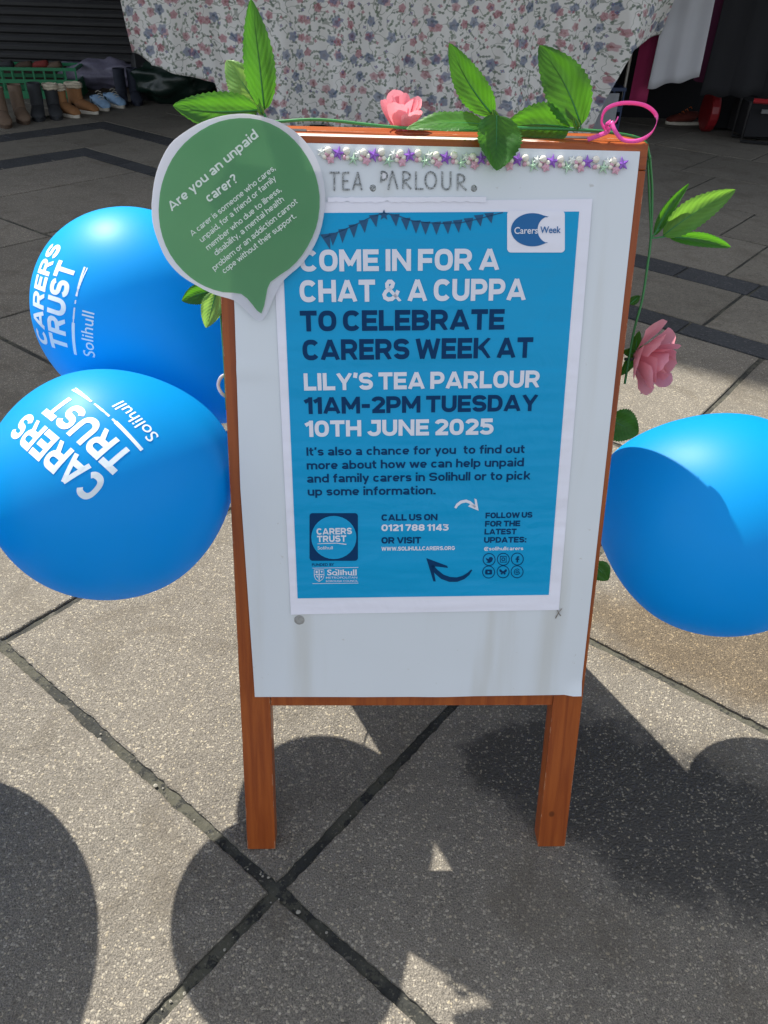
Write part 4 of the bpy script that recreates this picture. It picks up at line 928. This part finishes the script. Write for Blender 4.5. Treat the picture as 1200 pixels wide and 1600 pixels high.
# six round social icons
ic = [(846, 507), (904, 506), (961, 505), (844, 558), (903, 557), (960, 557)]
q = []
for cx, cy in ic: q += ringq(cx, cy, 26, 3.0)
q += [[(833, 500), (843, 506), (848, 497), (857, 497), (862, 503), (858, 514), (848, 521), (834, 519), (842, 514), (835, 509)]]            # bird
q += ringq(904, 506, 7.5, 3)+stroke([(892, 494), (916, 494), (916, 518), (892, 518), (892, 494)], [3]*5)                                 # camera
q += [[(958, 519), (964, 519), (964, 508), (969, 508), (969, 503), (964, 503), (964, 499), (969, 499), (969, 494), (961, 494), (958, 498), (958, 503), (954, 503), (954, 508), (958, 508)]]
q += [rrect(830, 548, 858, 568, 5)]
q += [[(903, 556), (892, 546), (887, 549), (890, 558), (896, 560), (892, 565), (898, 569), (903, 562)], [(903, 556), (914, 546), (919, 549), (916, 558), (910, 560), (914, 565), (908, 569), (903, 562)]]
q += ringq(960, 557, 6, 2.6)+stroke([(970, 551), (963, 545), (953, 547), (948, 557), (952, 567), (962, 569), (971, 563), (967, 556)], [2.6]*8)
polys([[Z3(*p) for p in qq] for qq in q], M_navy, po, P2, 'social_icon')
polys([[Z3(840, 553), Z3(851, 558), Z3(840, 563)]], M_blue, po, P3, 'play_mark')
# bunting across the top of the print
string = [(505, 372), (520, 366), (540, 358), (562, 348), (580, 339), (599, 333), (618, 336), (645, 345), (668, 348), (690, 349), (720, 348), (748, 342), (770, 336), (786, 332)]
q = stroke(string, [1.6]*len(string))
for (x, y, dx, dy) in ((508, 366, 8, 24), (521, 364, -1, 20), (536, 358, -1, 22), (552, 351, 1, 21), (568, 344, 2, 20), (584, 336, 4, 19), (617, 335, 2, 19), (634, 341, 1, 19), (650, 345, 0, 20), (665, 347, 0, 20), (682, 347, 0, 20), (699, 346, 1, 20), (715, 344, 2, 20), (732, 341, 3, 20), (748, 336, 3, 18), (764, 333, 4, 16)):
    q.append([(x-7.5, y+0.5), (x+7.5, y-1), (x+dx, y+dy)])
star = [(600+9*(1 if k % 2 == 0 else 0.42)*math.sin(k*math.pi/5), 336-9*(1 if k % 2 == 0 else 0.42)*math.cos(k*math.pi/5)) for k in range(10)]
q.append(star)
polys(q, mat_paper('bunting_ink', (0.012, 0.085, 0.20), 0.42), po, P2, 'bunting_print')
# week logo
poly([(x, y) for x, y in rrect(792.5, 329, 882.5, 394.5, 6)], M_paper, po, P2, 'logo_square')
outer = [(832+33.5*math.cos(math.radians(a)), 359+26*math.sin(math.radians(a))) for a in range(48, 313, 6)]
inner = [(861+19*math.cos(math.radians(a))-2, 359+21*math.sin(math.radians(a))) for a in range(266, 93, -6)]
b_ = Bag(); k1, k2 = len(outer), len(inner)
ov = [BP(x, y, P3) for x, y in outer]; iv = [BP(*inner[min(k2-1, int(round(i*(k2-1)/(k1-1))))][::1], P3) for i in range(k1)]; iv = [BP(*inner[k2-1-min(k2-1, int(round(i*(k2-1)/(k1-1))))], P3) for i in range(k1)]
b_.add(ov+iv, [(i, i+1, k1+i+1, k1+i) for i in range(k1-1)]); b_.build('crescent', M_blue2, po)
print_line('Carers', (803.5, 365.5), (840, 365), 10.5, M_inkw, po, P4, 0.012); print_line('Week', (844, 364.5), (876, 364), 10.5, M_blue2, po, P4, 0.012)
# ------------------------------------------------------------------ speech bubble card
SB = -0.012; cx_, cz_ = bd(373, 325)
sb = thing('speech_bubble_sign', 'green speech-bubble card with a white border taped over the top left corner of the A-board', 'sign', MB@Matrix.Translation((cx_, SB, cz_)))
ZB = lambda x, y: (220+x/3.75, 160+y/3.75)
outer = [ZB(*p) for p in ((62, 600), (75, 480), (105, 370), (168, 250), (250, 178), (360, 115), (480, 78), (600, 66), (700, 80), (800, 110), (890, 160), (960, 225), (1020, 310), (1062, 420), (1080, 540), (1075, 640), (1050, 760), (1000, 870), (930, 960), (860, 1020), (815, 1070), (785, 1130), (740, 1235), (715, 1272), (690, 1279), (660, 1262), (600, 1205), (545, 1160), (430, 1125), (330, 1075), (230, 1010), (150, 920), (95, 800), (68, 700))]
inner = [ZB(*p) for p in ((104, 630), (112, 530), (138, 430), (185, 330), (255, 240), (350, 165), (460, 112), (580, 92), (700, 103), (810, 150), (900, 222), (975, 320), (1025, 430), (1048, 550), (1040, 680), (1005, 790), (945, 895), (870, 975), (760, 1052), (735, 1130), (706, 1238), (650, 1180), (588, 1122), (480, 1112), (380, 1080), (290, 1025), (205, 940), (145, 840), (112, 730))]
def smooth_px(pts, n=3, sharp=()): return [(v.x, v.y) for v in spline([Vector((x, y, 0)) for x, y in pts]+[Vector((*pts[0], 0))], n)][:-1]
def wavy(pts, mat, off, name, th, amp):
    c = (sum(p[0] for p in pts)/len(pts), sum(p[1] for p in pts)/len(pts)); rings = 9; vs = []; K = len(pts)
    def yy(x, z): return off-amp*(noise.noise(Vector((x*9, z*9, 2)))+0.4*noise.noise(Vector((x*23, z*23, 7))))
    vv = [bd(*c, off)]; fs = []
    for r_ in range(1, rings+1):
        for p in pts: vv.append(bd(c[0]+(p[0]-c[0])*r_/rings, c[1]+(p[1]-c[1])*r_/rings, off))
    vs = [B(x, yy(x, z), z) for x, z in vv]
    fs = [(0, 1+k, 1+(k+1) % K) for k in range(K)]
    for r_ in range(1, rings):
        for k in range(K): fs.append((1+(r_-1)*K+k, 1+r_*K+k, 1+r_*K+(k+1) % K, 1+(r_-1)*K+(k+1) % K))
    o = mesh(name, vs, fs, mat, sb, smooth=True)
    if th: thin(o, th)
    return o
M_card = mat_translucent('white_card', (0.76, 0.77, 0.84), (0.85, 0.85, 0.85), 0.45, 0.4, noise_amt=0.03, scale=5)
AMP = 0.0016
wavy(smooth_px(outer), M_card, SB, 'card', 0.0008, AMP)
wavy(smooth_px(inner, 2), M_green, SB-0.0010, 'green_print', 0, AMP)
def bl(s, a, b, ch, bo=0.012):
    o = print_line(s, ZB(*a), ZB(*b), ch/3.75, M_inkg, sb, SB-0.0016, bo)
    # follow the card's waves
    for v in o.data.vertices:
        x = v.co.x+cx_; z = v.co.z+cz_; v.co.y -= AMP*(noise.noise(Vector((x*9, z*9, 2)))+0.4*noise.noise(Vector((x*23, z*23, 7))))
    return o
M_inkg = mat_paper('pale_green_ink', (0.68, 0.78, 0.70), 0.4, 0.2)
bl('Are you an unpaid', (182, 640), (692, 200), 56, 'M'); bl('carer?', (400, 588), (574, 462), 56, 'M')
bl('A carer is someone who cares,', (302, 786), (792, 392), 34, 'R'); bl('unpaid, for a friend or family', (358, 822), (796, 452), 34, 'R')
bl('member who due to illness,', (394, 868), (826, 518), 34, 'R'); bl('disability, a mental health', (442, 900), (842, 575), 34, 'R')
bl('problem or an addiction cannot', (432, 988), (922, 588), 34, 'R'); bl('cope without their support.', (490, 1004), (914, 672), 34, 'R')
# ------------------------------------------------------------------ glitter letters
def mat_glitter():
    m, nt, p = nodes('silver_glitter'); n = N(nt); tc = n('ShaderNodeTexCoord', out=3)
    v = nt.nodes.new('ShaderNodeTexVoronoi'); v.inputs['Scale'].default_value = 900; nt.links.new(tc, v.inputs['Vector'])
    n('ShaderNodeSeparateColor', {0: v.outputs['Color']}); rc = nt.nodes[-1].outputs
    c = n.mix(rc[0], (0.10, 0.11, 0.12), (0.52, 0.54, 0.54)); nt.links.new(c, p.inputs['Base Color']); p.inputs['Metallic'].default_value = 0.6; p.inputs['Roughness'].default_value = 0.4
    b = n('ShaderNodeBump', {'Height': rc[1], 'Strength': 0.8, 'Distance': 0.001}); nt.links.new(b, p.inputs['Normal']); return m
M_gl = mat_glitter()
def gl_letter(strokes, w_=5.0, name='glitter_letter', mat=None, off=-0.0052):
    b_ = Bag()
    for pts in strokes:
        for i in range(len(pts)-1):
            a = Vector(bd(*ZA(*pts[i]))); c = Vector(bd(*ZA(*pts[i+1]))); d = (c-a).normalized(); u = Vector((-d.y, d.x))*(w_/2*0.00046)
            a2 = a-d*0.0006; c2 = c+d*0.0006
            ps = [B(p.x, y, p.y) for y in (-0.0030-0.0003*(i % 2), off) for p in (a2-u, c2-u, c2+u, a2+u)]; b_.hexa(ps)
    return b_.build(name, mat or M_gl, ab)
def arc(cx, cy, rx, ry, a0, a1, n=8): return [(cx+rx*math.cos(math.radians(a0+(a1-a0)*k/n)), cy+ry*math.sin(math.radians(a0+(a1-a0)*k/n))) for k in range(n+1)]
gl_letter([[(151, 160), (180, 160)], [(165, 160), (165, 215)]]); gl_letter([[(210, 160), (192, 161), (192, 213), (212, 213)], [(192, 186), (207, 186)]])
gl_letter([[(223, 213), (238, 160), (250, 213)], [(229, 197), (246, 197)]]); gl_letter([[(333, 212), (346, 156), (362, 210)]])
gl_letter([[(379, 210), (379, 158)]+arc(384, 171, 17, 13, -90, 90)+[(381, 185), (403, 210)]]); gl_letter([[(419, 158), (419, 211), (441, 211)]])
gl_letter([arc(465, 184, 17, 26, 0, 360, 16)]); gl_letter([[(501, 158), (501, 195)]+arc(514, 197, 13, 16, 180, 0)+[(527, 158)]])
gl_letter([[(549, 214), (549, 166)]+arc(555, 179, 15, 13, -90, 90)+[(553, 192), (575, 214)]])
gl_letter([[(310, 190), (312, 158)]+arc(315, 170, 15, 13, -90, 90)+[(312, 183)]]); disc(*ZA(322, 170), 0.0062, 0.0025, M_string, 'pearl_dot', ab)
disc(*ZA(285, 208), 0.0045, 0.0025, M_gl, 'glitter_dot', ab); disc(*ZA(600, 209), 0.0045, 0.0025, M_gl, 'glitter_dot', ab)
# ------------------------------------------------------------------ gem trim
gx, gz = bd(740, 250)
gt = thing('gem_trim', 'stick-on strip of purple and green stars with pearls along the top of the white panel', 'decorative trim', MB@Matrix.Translation((gx, -0.004, gz)))
def star_mesh(name, mat, R0, n=5, inr=0.42, h=0.003):
    vs = [(0, -h, 0)]+[((R0 if k % 2 == 0 else R0*inr)*math.sin(k*math.pi/n), -h*0.25, (R0 if k % 2 == 0 else R0*inr)*math.cos(k*math.pi/n)) for k in range(2*n)]+[((R0 if k % 2 == 0 else R0*inr)*math.sin(k*math.pi/n), h*0.4, (R0 if k % 2 == 0 else R0*inr)*math.cos(k*math.pi/n)) for k in range(2*n)]
    fs = [(0, 1+k, 1+(k+1) % (2*n)) for k in range(2*n)]+[(1+k, 1+2*n+k, 1+2*n+(k+1) % (2*n), 1+(k+1) % (2*n)) for k in range(2*n)]
    me = bpy.data.meshes.new(name); me.from_pydata(vs, [], fs); me.materials.append(mat); return me
def sphere_mesh(name, mat, r):
    bm = bmesh.new(); bmesh.ops.create_icosphere(bm, subdivisions=2, radius=r); me = bpy.data.meshes.new(name); bm.to_mesh(me); bm.free(); me.materials.append(mat); me.shade_smooth(); return me
M_pur = plain('purple_gem', (0.28, 0.10, 0.55), 0.18, 0.25, 400, coat=0.6); M_grn = plain('pale_green_gem', (0.50, 0.72, 0.52), 0.2, 0.2, 300, coat=0.6); M_pnk = plain('pink_gem', (0.66, 0.36, 0.46), 0.2, 0.2, 300, coat=0.6)
M_prl = plain('pearl', (0.80, 0.76, 0.66), 0.18, 0.06, coat=0.8); M_ws = plain('clear_gem', (0.74, 0.78, 0.74), 0.15, 0.1, coat=0.8)
mS = star_mesh('star_gem', M_pur, 0.0098, 5, 0.42); mG = star_mesh('star_gem', M_grn, 0.0098, 5, 0.28); mW = star_mesh('star_gem', M_ws, 0.0068, 6, 0.5); mP = star_mesh('flower_gem', M_pnk, 0.0068, 5, 0.62)
mQ = sphere_mesh('pearl', M_prl, 0.0052); mq = sphere_mesh('pearl', M_prl, 0.0034); mqp = sphere_mesh('pearl', M_pnk, 0.0034)
def gem(me, px, py, nm, rot, off=-0.0065):
    x, z = bd(px, py); place(nm, me, gt, MB@Matrix.Translation((x+random.uniform(-.0008, .0008), off, z+random.uniform(-.0008, .0008)))@Matrix.Rotation(rot, 4, 'Y'))
PX = [472, 528, 583.5, 640, 696, 751, 807, 861.5, 916, 970]
for k, X in enumerate(PX):
    def yy(x): return 240.5+(x-528)*0.0355
    if X > 500: gem(mS, X, yy(X)+0.5, 'star_gem', random.uniform(-.3, .3))
    if k == len(PX)-1: break
    for dx, dy, me, nm in ((13, -4, mQ, 'pearl'), (11, 6, mqp, 'pearl'), (15.5, 5.5, mq, 'pearl'), (24, 8, mG, 'star_gem'), (31, -1, mW, 'star_gem'), (38, 1.5, mqp, 'pearl'), (41, -3, mQ, 'pearl'), (44.5, 10, mP, 'flower_gem'), (35.5, 7, mq, 'pearl'), (47, 3, mq, 'pearl')):
        if X+dx > 497: gem(me, X+dx, yy(X+dx)+dy, nm, random.uniform(-.5, .5))
# ------------------------------------------------------------------ garland: stems, leaves, roses
gar = thing('rose_garland', 'artificial green garland with pink roses draped over the top and sides of the A-board', 'garland', MB@Matrix.Translation((0, 0.02, BL)))
def leaf(base, tip, wid, mat=None, face=None, curl=0.15, fold=0.25, bend=0.0, n=30, wave=0.1, parent=None):
    curl += random.uniform(-0.03, 0.06); bend += random.uniform(-0.05, 0.05); fold += random.uniform(-0.1, 0.15)
    base, tip = Vector(base), Vector(tip); ax = tip-base; L = ax.length; ax.normalize()
    f = Vector(face) if face is not None else (CAM-(base+tip)/2); f = (f-ax*f.dot(ax)).normalized(); sd_ = ax.cross(f)
    vs = []; at = []; m_ = 5; sd0 = random.random()*10
    for i in range(n+1):
        t = i/n; prof = (math.sin(math.pi*t**0.80)**0.70)*(1-0.12*t) if 0 < t < 1 else 0.0
        prof = max(prof, 0.012); tooth = 1.0+(0.055 if i % 2 else -0.03)*(1 if 0.12 < t < 0.97 else 0)
        ctr = base+ax*(L*t)+f*(-curl*L*(t*t)*1.0+curl*L*0.5*t)+sd_*(bend*L*math.sin(math.pi*t))
        for j in range(-m_, m_+1):
            u = j/m_; hw = prof*wid/2*(tooth if abs(j) == m_ else 1.0)
            q = ctr+sd_*(u*hw*math.cos(fold*abs(u)))+f*(abs(u)*hw*math.sin(fold)+wave*hw*0.5*math.sin(t*14+sd0+(2 if u > 0 else 0))*abs(u)+0.0016*math.cos(u*math.pi*3)*prof)
            vs.append(q); at.append((u, t+(-0.045 if i % 2 == 0 and abs(j) == m_ else 0), 0))
    K = 2*m_+1; fs = [(i*K+j, i*K+j+1, (i+1)*K+j+1, (i+1)*K+j) for i in range(n) for j in range(K-1)]
    o = mesh('leaf', vs, fs, mat or M_leaf, parent or gar, smooth=True)
    a = o.data.attributes.new('leaf', 'FLOAT_VECTOR', 'POINT')
    for k, u in enumerate(at): a.data[k].vector = u
    rib = Bag(); pts = [vs[i*K+m_]-f*0.0006 for i in range(0, int(n*0.9), 3)]
    rib.tube(pts, [0.0013*(1-0.8*i/len(pts)) for i in range(len(pts))], 6); rib.build('midrib', M_stem, o, smooth=True)
    return o
def stem(pts, r=0.0014, mat=None): return Bag().tube(spline(pts, 6), r, 8).build('stem', mat or M_stem, gar, smooth=True)
W_ = lambda px, py, off: BP(px, py, off)
T0 = 0.03
# top left trio
leaf(W_(413, 172, T0), W_(392, -2, T0-0.03), 0.052, curl=0.12, fold=0.5)
leaf(W_(405, 168, T0+0.02), W_(352, 92, T0+0.02), 0.05, M_leafp, curl=0.2, fold=0.3)
leaf(W_(403, 172, T0-0.01), W_(269, 165, T0-0.02), 0.052, curl=0.10, fold=0.25)
stem([W_(395, 165, T0), W_(412, 178, T0), W_(425, 190, T0), W_(500, 187, T0), W_(620, 199, 0.02), W_(760, 204, 0.018), W_(800, 200, 0.018), W_(905, 203, 0.018), W_(960, 208, 0.015), W_(1005, 220, 0.02), W_(1016, 250, 0.014)], 0.0021)
stem([W_(392, 120, T0), W_(402, 150, T0), W_(413, 180, T0)], 0.0012)
# middle group
leaf(W_(770, 180, 0.02), W_(702, 68, 0.0), 0.045, curl=0.12, fold=0.35)
leaf(W_(762, 196, -0.002), W_(636, 190, -0.02), 0.054, curl=0.15, fold=0.30, face=(0, -0.35, 1))
leaf(W_(776, 180, -0.004), W_(772, 270, -0.022), 0.074, curl=-0.25, fold=0.5, face=(0.25, -1, 0.35))
leaf(W_(890, 200, 0.025), W_(785, 200, 0.03), 0.060, curl=0.1, fold=0.2, bend=0.0)
leaf(W_(908, 196, 0.02), W_(843, 71, 0.01), 0.064, curl=0.12, fold=0.2)
stem([W_(768, 172, 0.02), W_(776, 184, 0.008), W_(785, 200, 0.016)], 0.0012); stem([W_(880, 160, 0.02), W_(900, 185, 0.02), W_(908, 200, 0.018)], 0.0012)
# small pale calyx stubs where stems join
for px, py in ((410, 172), (776, 181), (903, 194)): leaf(W_(px, py+8, 0.015), W_(px-6, py-10, 0.005), 0.010, M_leafp, n=8)
# right side trio
SO = 0.035
leaf(W_(1022, 368, SO), W_(1076, 288, SO+0.0), 0.026, M_leaf, fold=0.7, curl=-0.1)
leaf(W_(1036, 368, SO), W_(1150, 296, SO-0.03), 0.050, M_leafm, fold=0.5, curl=0.1)
leaf(W_(1045, 370, SO), W_(1147, 387, SO+0.01), 0.030, M_leaf, fold=0.7, curl=0.12)
stem([W_(1015, 243, 0.02), W_(1019, 300, 0.03), W_(1017, 370, SO), W_(1011, 420, SO), W_(1003, 470, SO), W_(990, 520, 0.03), W_(976, 600, 0.02)], 0.0019)
stem([W_(1012, 250, 0.02), W_(1015, 320, 0.03), W_(1017, 370, SO)], 0.0014)
stem([W_(1018, 371, SO), W_(1030, 358, SO), W_(1045, 345, SO)], 0.0012); stem([W_(1018, 372, SO), W_(1030, 371, SO), W_(1056, 367, SO)], 0.0012)
leaf(W_(984, 475, 0.04), W_(1001, 462, 0.04), 0.014); leaf(W_(950, 655, 0.03), W_(998, 678, 0.02), 0.058, curl=0.1); leaf(W_(925, 880, 0.03), W_(952, 908, 0.03), 0.038)
# left side pair under the bubble, small one
leaf(W_(330, 455, 0.03), W_(284, 470, 0.02), 0.034, fold=0.4); leaf(W_(338, 456, 0.01), W_(322, 512, 0.0), 0.036, M_leafp, fold=0.4)
stem([W_(345, 460, 0.03), W_(330, 452, 0.03), W_(318, 456, 0.03)], 0.0012); stem([W_(342, 300, 0.03), W_(343, 450, 0.03), W_(350, 560, 0.02), W_(354, 640, 0.02)], 0.0018)
def rose(c, axis, R0, seed, n_in=6, n_out=9, openness=1.0):
    axis = Vector(axis).normalized(); M = Matrix.Translation(c)@axis.to_track_quat('Z', 'Y').to_matrix().to_4x4()
    r = Bag(); pts = [M@Vector((0, 0, -R0*0.75)), M@Vector((0, 0, -R0*0.5)), M@Vector((0, 0, -R0*0.3))]
    core = Bag().tube([M@Vector((0, 0, -R0*0.5)), M@Vector((0, 0, 0)), M@Vector((0, 0, R0*0.45))], [R0*0.12, R0*0.24, R0*0.12], 10).build('rose', M_petal, gar, M, smooth=True)
    rnd = random.Random(seed)
    def petal(az, tilt, hgt, wid, rad):
        vs = []; nu, nv = 8, 8
        for j in range(nv+1):
            v = j/nv
            for i in range(nu+1):
                u = (i/nu-0.5)*2
                wv = math.sin(min(1, 0.22+v*0.95)*math.pi*0.55)
                ang = u*wid*wv
                rr = rad*(0.25+0.75*math.sin(v*math.pi/2))+tilt*v*v*R0+0.10*R0*max(0, v-0.75)*4*(1 if tilt > 0.15 else 0.3)
                z = (-0.45+hgt*v*(1-0.14*u*u))*R0-tilt*0.35*v*v*v*R0
                rr += 0.05*R0*noise.noise(Vector((u*1.7, v*2, az*3+seed)))
                vs.append(M@Vector((math.cos(az+ang)*rr, math.sin(az+ang)*rr, z+0.05*R0*noise.noise(Vector((u*2.5+seed, v, az))))))
        K = nu+1; mesh('petal', vs, [(j*K+i, j*K+i+1, (j+1)*K+i+1, (j+1)*K+i) for j in range(nv) for i in range(nu)], M_petal, core, smooth=True)
    for k in range(n_in): petal(k*2.4+seed, 0.02, 1.25-0.04*k, 0.95, R0*(0.22+0.06*k))
    for k in range(n_out): petal(k*2.4+seed+1, (0.12+0.07*k)*openness, 1.25-0.075*k, 0.62, R0*(0.58+0.03*k))
    for k in range(5):
        a = k*1.257+seed; leaf(M@Vector((0, 0, -R0*0.5)), M@Vector((math.cos(a)*R0*0.75, math.sin(a)*R0*0.75, -R0*0.55)), R0*0.35, parent=None, n=10)
    return core
rose(BP(627, 186, 0.055), (0.0, -0.15, 1), 0.040, 1, n_out=6, openness=0.12)
rose(BP(1014, 562, 0.03), (0.8, -0.75, 0.0), 0.050, 4, n_out=10, openness=0.42)
stem([BP(976, 561, 0.03), BP(988, 561, 0.03), BP(998, 562, 0.03)], 0.0024, plain('dark_stem', (0.03, 0.05, 0.03), 0.5))
# ------------------------------------------------------------------ pink curling ribbon
def strip(pts, wid, face, thick=0.0006, twist=None):
    P = spline(pts, 8); vs = []; 
    for i, p in enumerate(P):
        d = (P[min(i+1, len(P)-1)]-P[max(i-1, 0)]).normalized(); f = Vector(face(i/len(P))); s_ = d.cross(f)
        if s_.length < 1e-4: s_ = d.cross(Vector((0, 0, 1)))
        s_.normalize(); nn = s_.cross(d).normalized()*thick/2
        vs += [p-s_*wid/2-nn, p+s_*wid/2-nn, p+s_*wid/2+nn, p-s_*wid/2+nn]
    fs = []
    for i in range(len(P)-1):
        for k in range(4): fs.append((i*4+k, i*4+(k+1) % 4, (i+1)*4+(k+1) % 4, (i+1)*4+k))
    fs += [(3, 2, 1, 0), tuple((len(P)-1)*4+k for k in range(4))]; return vs, fs
rbn = thing('pink_ribbon', 'shiny pink curling ribbon looped at the top right corner of the A-board', 'ribbon', Matrix.Translation(BP(950, 205, 0.01)))
RO = 0.012
vs, fs = strip([BP(948, 206, RO), BP(940, 190, 0.0), BP(948, 170, -0.01), BP(975, 161, 0.0), BP(1008, 165, 0.02), BP(1026, 182, 0.03), BP(1020, 205, 0.02), BP(1000, 219, 0.0), BP(975, 219, -0.01), BP(962, 206, -0.012), BP(955, 190, -0.006)], 0.0054, lambda t: (math.sin(t*5), -1, 0.9*math.cos(t*7)), 0.0005)
mesh('loop', vs, fs, M_ribbon, rbn, smooth=True)
vs, fs = strip([BP(955, 190, -0.006), BP(948, 196, 0.0), BP(950, 205, 0.005), BP(935, 212, 0.0), BP(918, 218, -0.004)], 0.006, lambda t: (0, -1, 0.6), 0.0005)
mesh('tail', vs, fs, M_ribbon, rbn, smooth=True)
vs, fs = strip([BP(950, 204, 0.0), BP(962, 190, -0.01), BP(966, 182, -0.01)], 0.002, lambda t: (0, -1, 0.2), 0.0005)
mesh('tail', vs, fs, M_ribbon, rbn, smooth=True)
# ------------------------------------------------------------------ balloons
def balloon(label, c, R0, axis, group, logo=None, st=0.08, tp=0.05):
    """axis points from the knot to the crown"""
    axis = Vector(axis).normalized(); M = Matrix.Translation(c)@axis.to_track_quat('Z', 'Y').to_matrix().to_4x4()
    t = thing('balloon', label, 'balloon', M, group)
    nz_, n = 56, 72; vs = []; prof = []
    for i in range(nz_+1):
        a = math.pi*i/nz_; z = -math.cos(a); r = math.sin(a)
        if z < 0: zz_ = z*(1.0+st*(-z)**3); r *= (1-tp*(-z)**1.5*1.0)
        else: zz_ = z*1.03
        prof.append((r*R0, zz_*R0))
    prof[0] = (0.010*R0/0.17, prof[0][1]-0.012)
    vs = [M@Vector((r*math.cos(2*math.pi*k/n), r*math.sin(2*math.pi*k/n), z)) for r, z in prof for k in range(n)]
    fs = [(i*n+k, i*n+(k+1) % n, (i+1)*n+(k+1) % n, (i+1)*n+k) for i in range(nz_) for k in range(n)]
    body = mesh('envelope', vs, fs, M_balloon, t, smooth=True)
    zk = prof[0][1]
    kb = Bag().tube([M@Vector((0, 0, zk+0.002)), M@Vector((0, 0, zk-0.006)), M@Vector((0, 0, zk-0.012)), M@Vector((0, 0, zk-0.016))], [0.006, 0.005, 0.009, 0.011], 14)
    kb.build('knot', M_balloon, t, smooth=True)
    if logo:
        ctr, rd, size = logo      # ctr: world direction from balloon centre to logo centre, rd: reading direction
        bvh = BVHTree.FromPolygons([tuple(v) for v in vs], fs)
        ctr = Vector(ctr).normalized(); rd = Vector(rd); rd = (rd-ctr*rd.dot(ctr)).normalized(); up = ctr.cross(rd)
        def onb(u, v, e=0.0):
            ang = math.hypot(u, v)/R0; d = (rd*u+up*v); 
            dd = ctr if ang < 1e-6 else ctr*math.cos(ang)+d.normalized()*math.sin(ang)
            hit = bvh.ray_cast(c+dd*R0*2.2, -dd); return (hit[0]+hit[1].normalized()*(0.0006+e)*(1 if hit[1].dot(dd) > 0 else -1)) if hit[0] else c+dd*R0
        def put(s, x0, x1, y0, ch, bo):
            v2, f2 = stroke_text(s) if bo == 'S' else text_mesh(s, bo); lo = min(v.x for v in v2); hi = max(v.x for v in v2); c0, c1 = (0.0, 1.0) if bo == 'S' else cap(bo)
            bm = bmesh.new(); bv = [bm.verts.new((x0+(v.x-lo)/(hi-lo)*(x1-x0), y0+(v.y-c0)/(c1-c0)*ch, v.z*0.001 if bo == 'S' else 0)) for v in v2]
            for f in f2:
                try: bm.faces.new([bv[k] for k in f])
                except ValueError: pass
            for _ in range(2):
                lg = [e for e in bm.edges if e.calc_length() > 0.10]
                if lg: bmesh.ops.subdivide_edges(bm, edges=lg, cuts=1); bmesh.ops.triangulate(bm, faces=[f for f in bm.faces if len(f.verts) > 3])
            bm.verts.index_update(); vv = [onb(v.co.x*size, v.co.y*size, v.co.z*0.05) for v in bm.verts]; ff = [tuple(v.index for v in f.verts) for f in bm.faces]; bm.free()
            mesh('lettering', vv, ff, M_bprint, t)
        put('CARERS', -1.0, 1.0, 0.22, 0.50, 'S'); put('TRUST', -0.98, 0.72, -0.40, 0.50, 'S'); put('Solihull', -0.95, -0.05, -1.00, 0.24, 0.004)
        b_ = Bag(); ptsu = [(-0.98+1.72*k/24, -0.56-0.03*math.sin(k/24*3.1)) for k in range(25)]
        for k in range(24):
            w0 = 0.034 if k < 9 else (0.012+0.01*random.random() if k < 18 else 0.02); 
            if 9 < k < 18 and random.random() < 0.25: continue
            a, b2 = ptsu[k], ptsu[k+1]
            b_.add([onb(p[0]*size, (p[1]+s_*w0)*size) for p, s_ in ((a, -1), (b2, -1), (b2, 1), (a, 1))], [(0, 1, 2, 3)])
        for k in range(17, 24):
            a, b2 = ptsu[k], ptsu[k+1]; e = 0.055*(k-16)/7
            b_.add([onb(p[0]*size, (p[1]-e+s_*0.012)*size) for p, s_ in ((a, -1), (b2, -1), (b2, 1), (a, 1))], [(0, 1, 2, 3)])
        b_.build('underline', M_bprint, t)
    return t
gbn = 'blue balloons tied to the A-board'
def pxdir(dx, dy, toward=0.0): return CR*dx-CU*dy-CF*toward
c2 = PD(177, 757, 1.24); R2 = 179*1.24/FPX
balloon('large blue balloon, lower left one, with upside-down white lettering', c2, R2, pxdir(-0.85, 0.40, 0.25), gbn, (pxdir(0.02, -0.36, 0.90), pxdir(-0.74, -0.67, 0), 0.086))
c1 = PD(217, 489, 1.38); R1 = 153*1.38/FPX
balloon('blue balloon behind the green speech bubble, upper left one, with sideways white lettering', c1, R1, pxdir(-0.72, -0.62, 0.1), gbn, (pxdir(-0.50, 0.08, 0.82), pxdir(0.33, -0.93, 0.10), 0.084), st=0.50, tp=0.02)
c3 = PD(1119, 818, 1.42); R3 = 174*1.42/FPX
balloon('blue balloon with no lettering, right of the A-board', c3, R3, pxdir(0.90, 0.42, 0.1), gbn, None, 0.12, 0.08)
# a large unseen balloon added outside the frame to cast a shadow into it
balloon('unseen extra large blue balloon added at far left to throw a shadow into the picture', Vector((-1.025, 0.90, 0.57)), 0.30, (-0.55, 0.75, 0.3), gbn)
# white tie ribbon
tie = thing('white_tie', 'white curling ribbon tying the left balloons to the A-board frame', 'ribbon', Matrix.Translation(BP(352, 620, 0.02)))
vs, fs = strip([BP(356, 622, 0.03), BP(346, 614, 0.02), BP(341, 602, 0.02), BP(345, 590, 0.02), BP(354, 586, 0.025), BP(362, 592, 0.03)], 0.005, lambda t: (0.5, -1, 0.3))
mesh('loop', vs, fs, M_string, tie, smooth=True)
vs, fs = strip([BP(356, 622, 0.03), BP(359, 660, 0.025), BP(361, 700, 0.025), BP(359, 712, 0.025)], 0.003, lambda t: (0.3, -1, 0.3))
mesh('tail', vs, fs, M_string, tie, smooth=True)
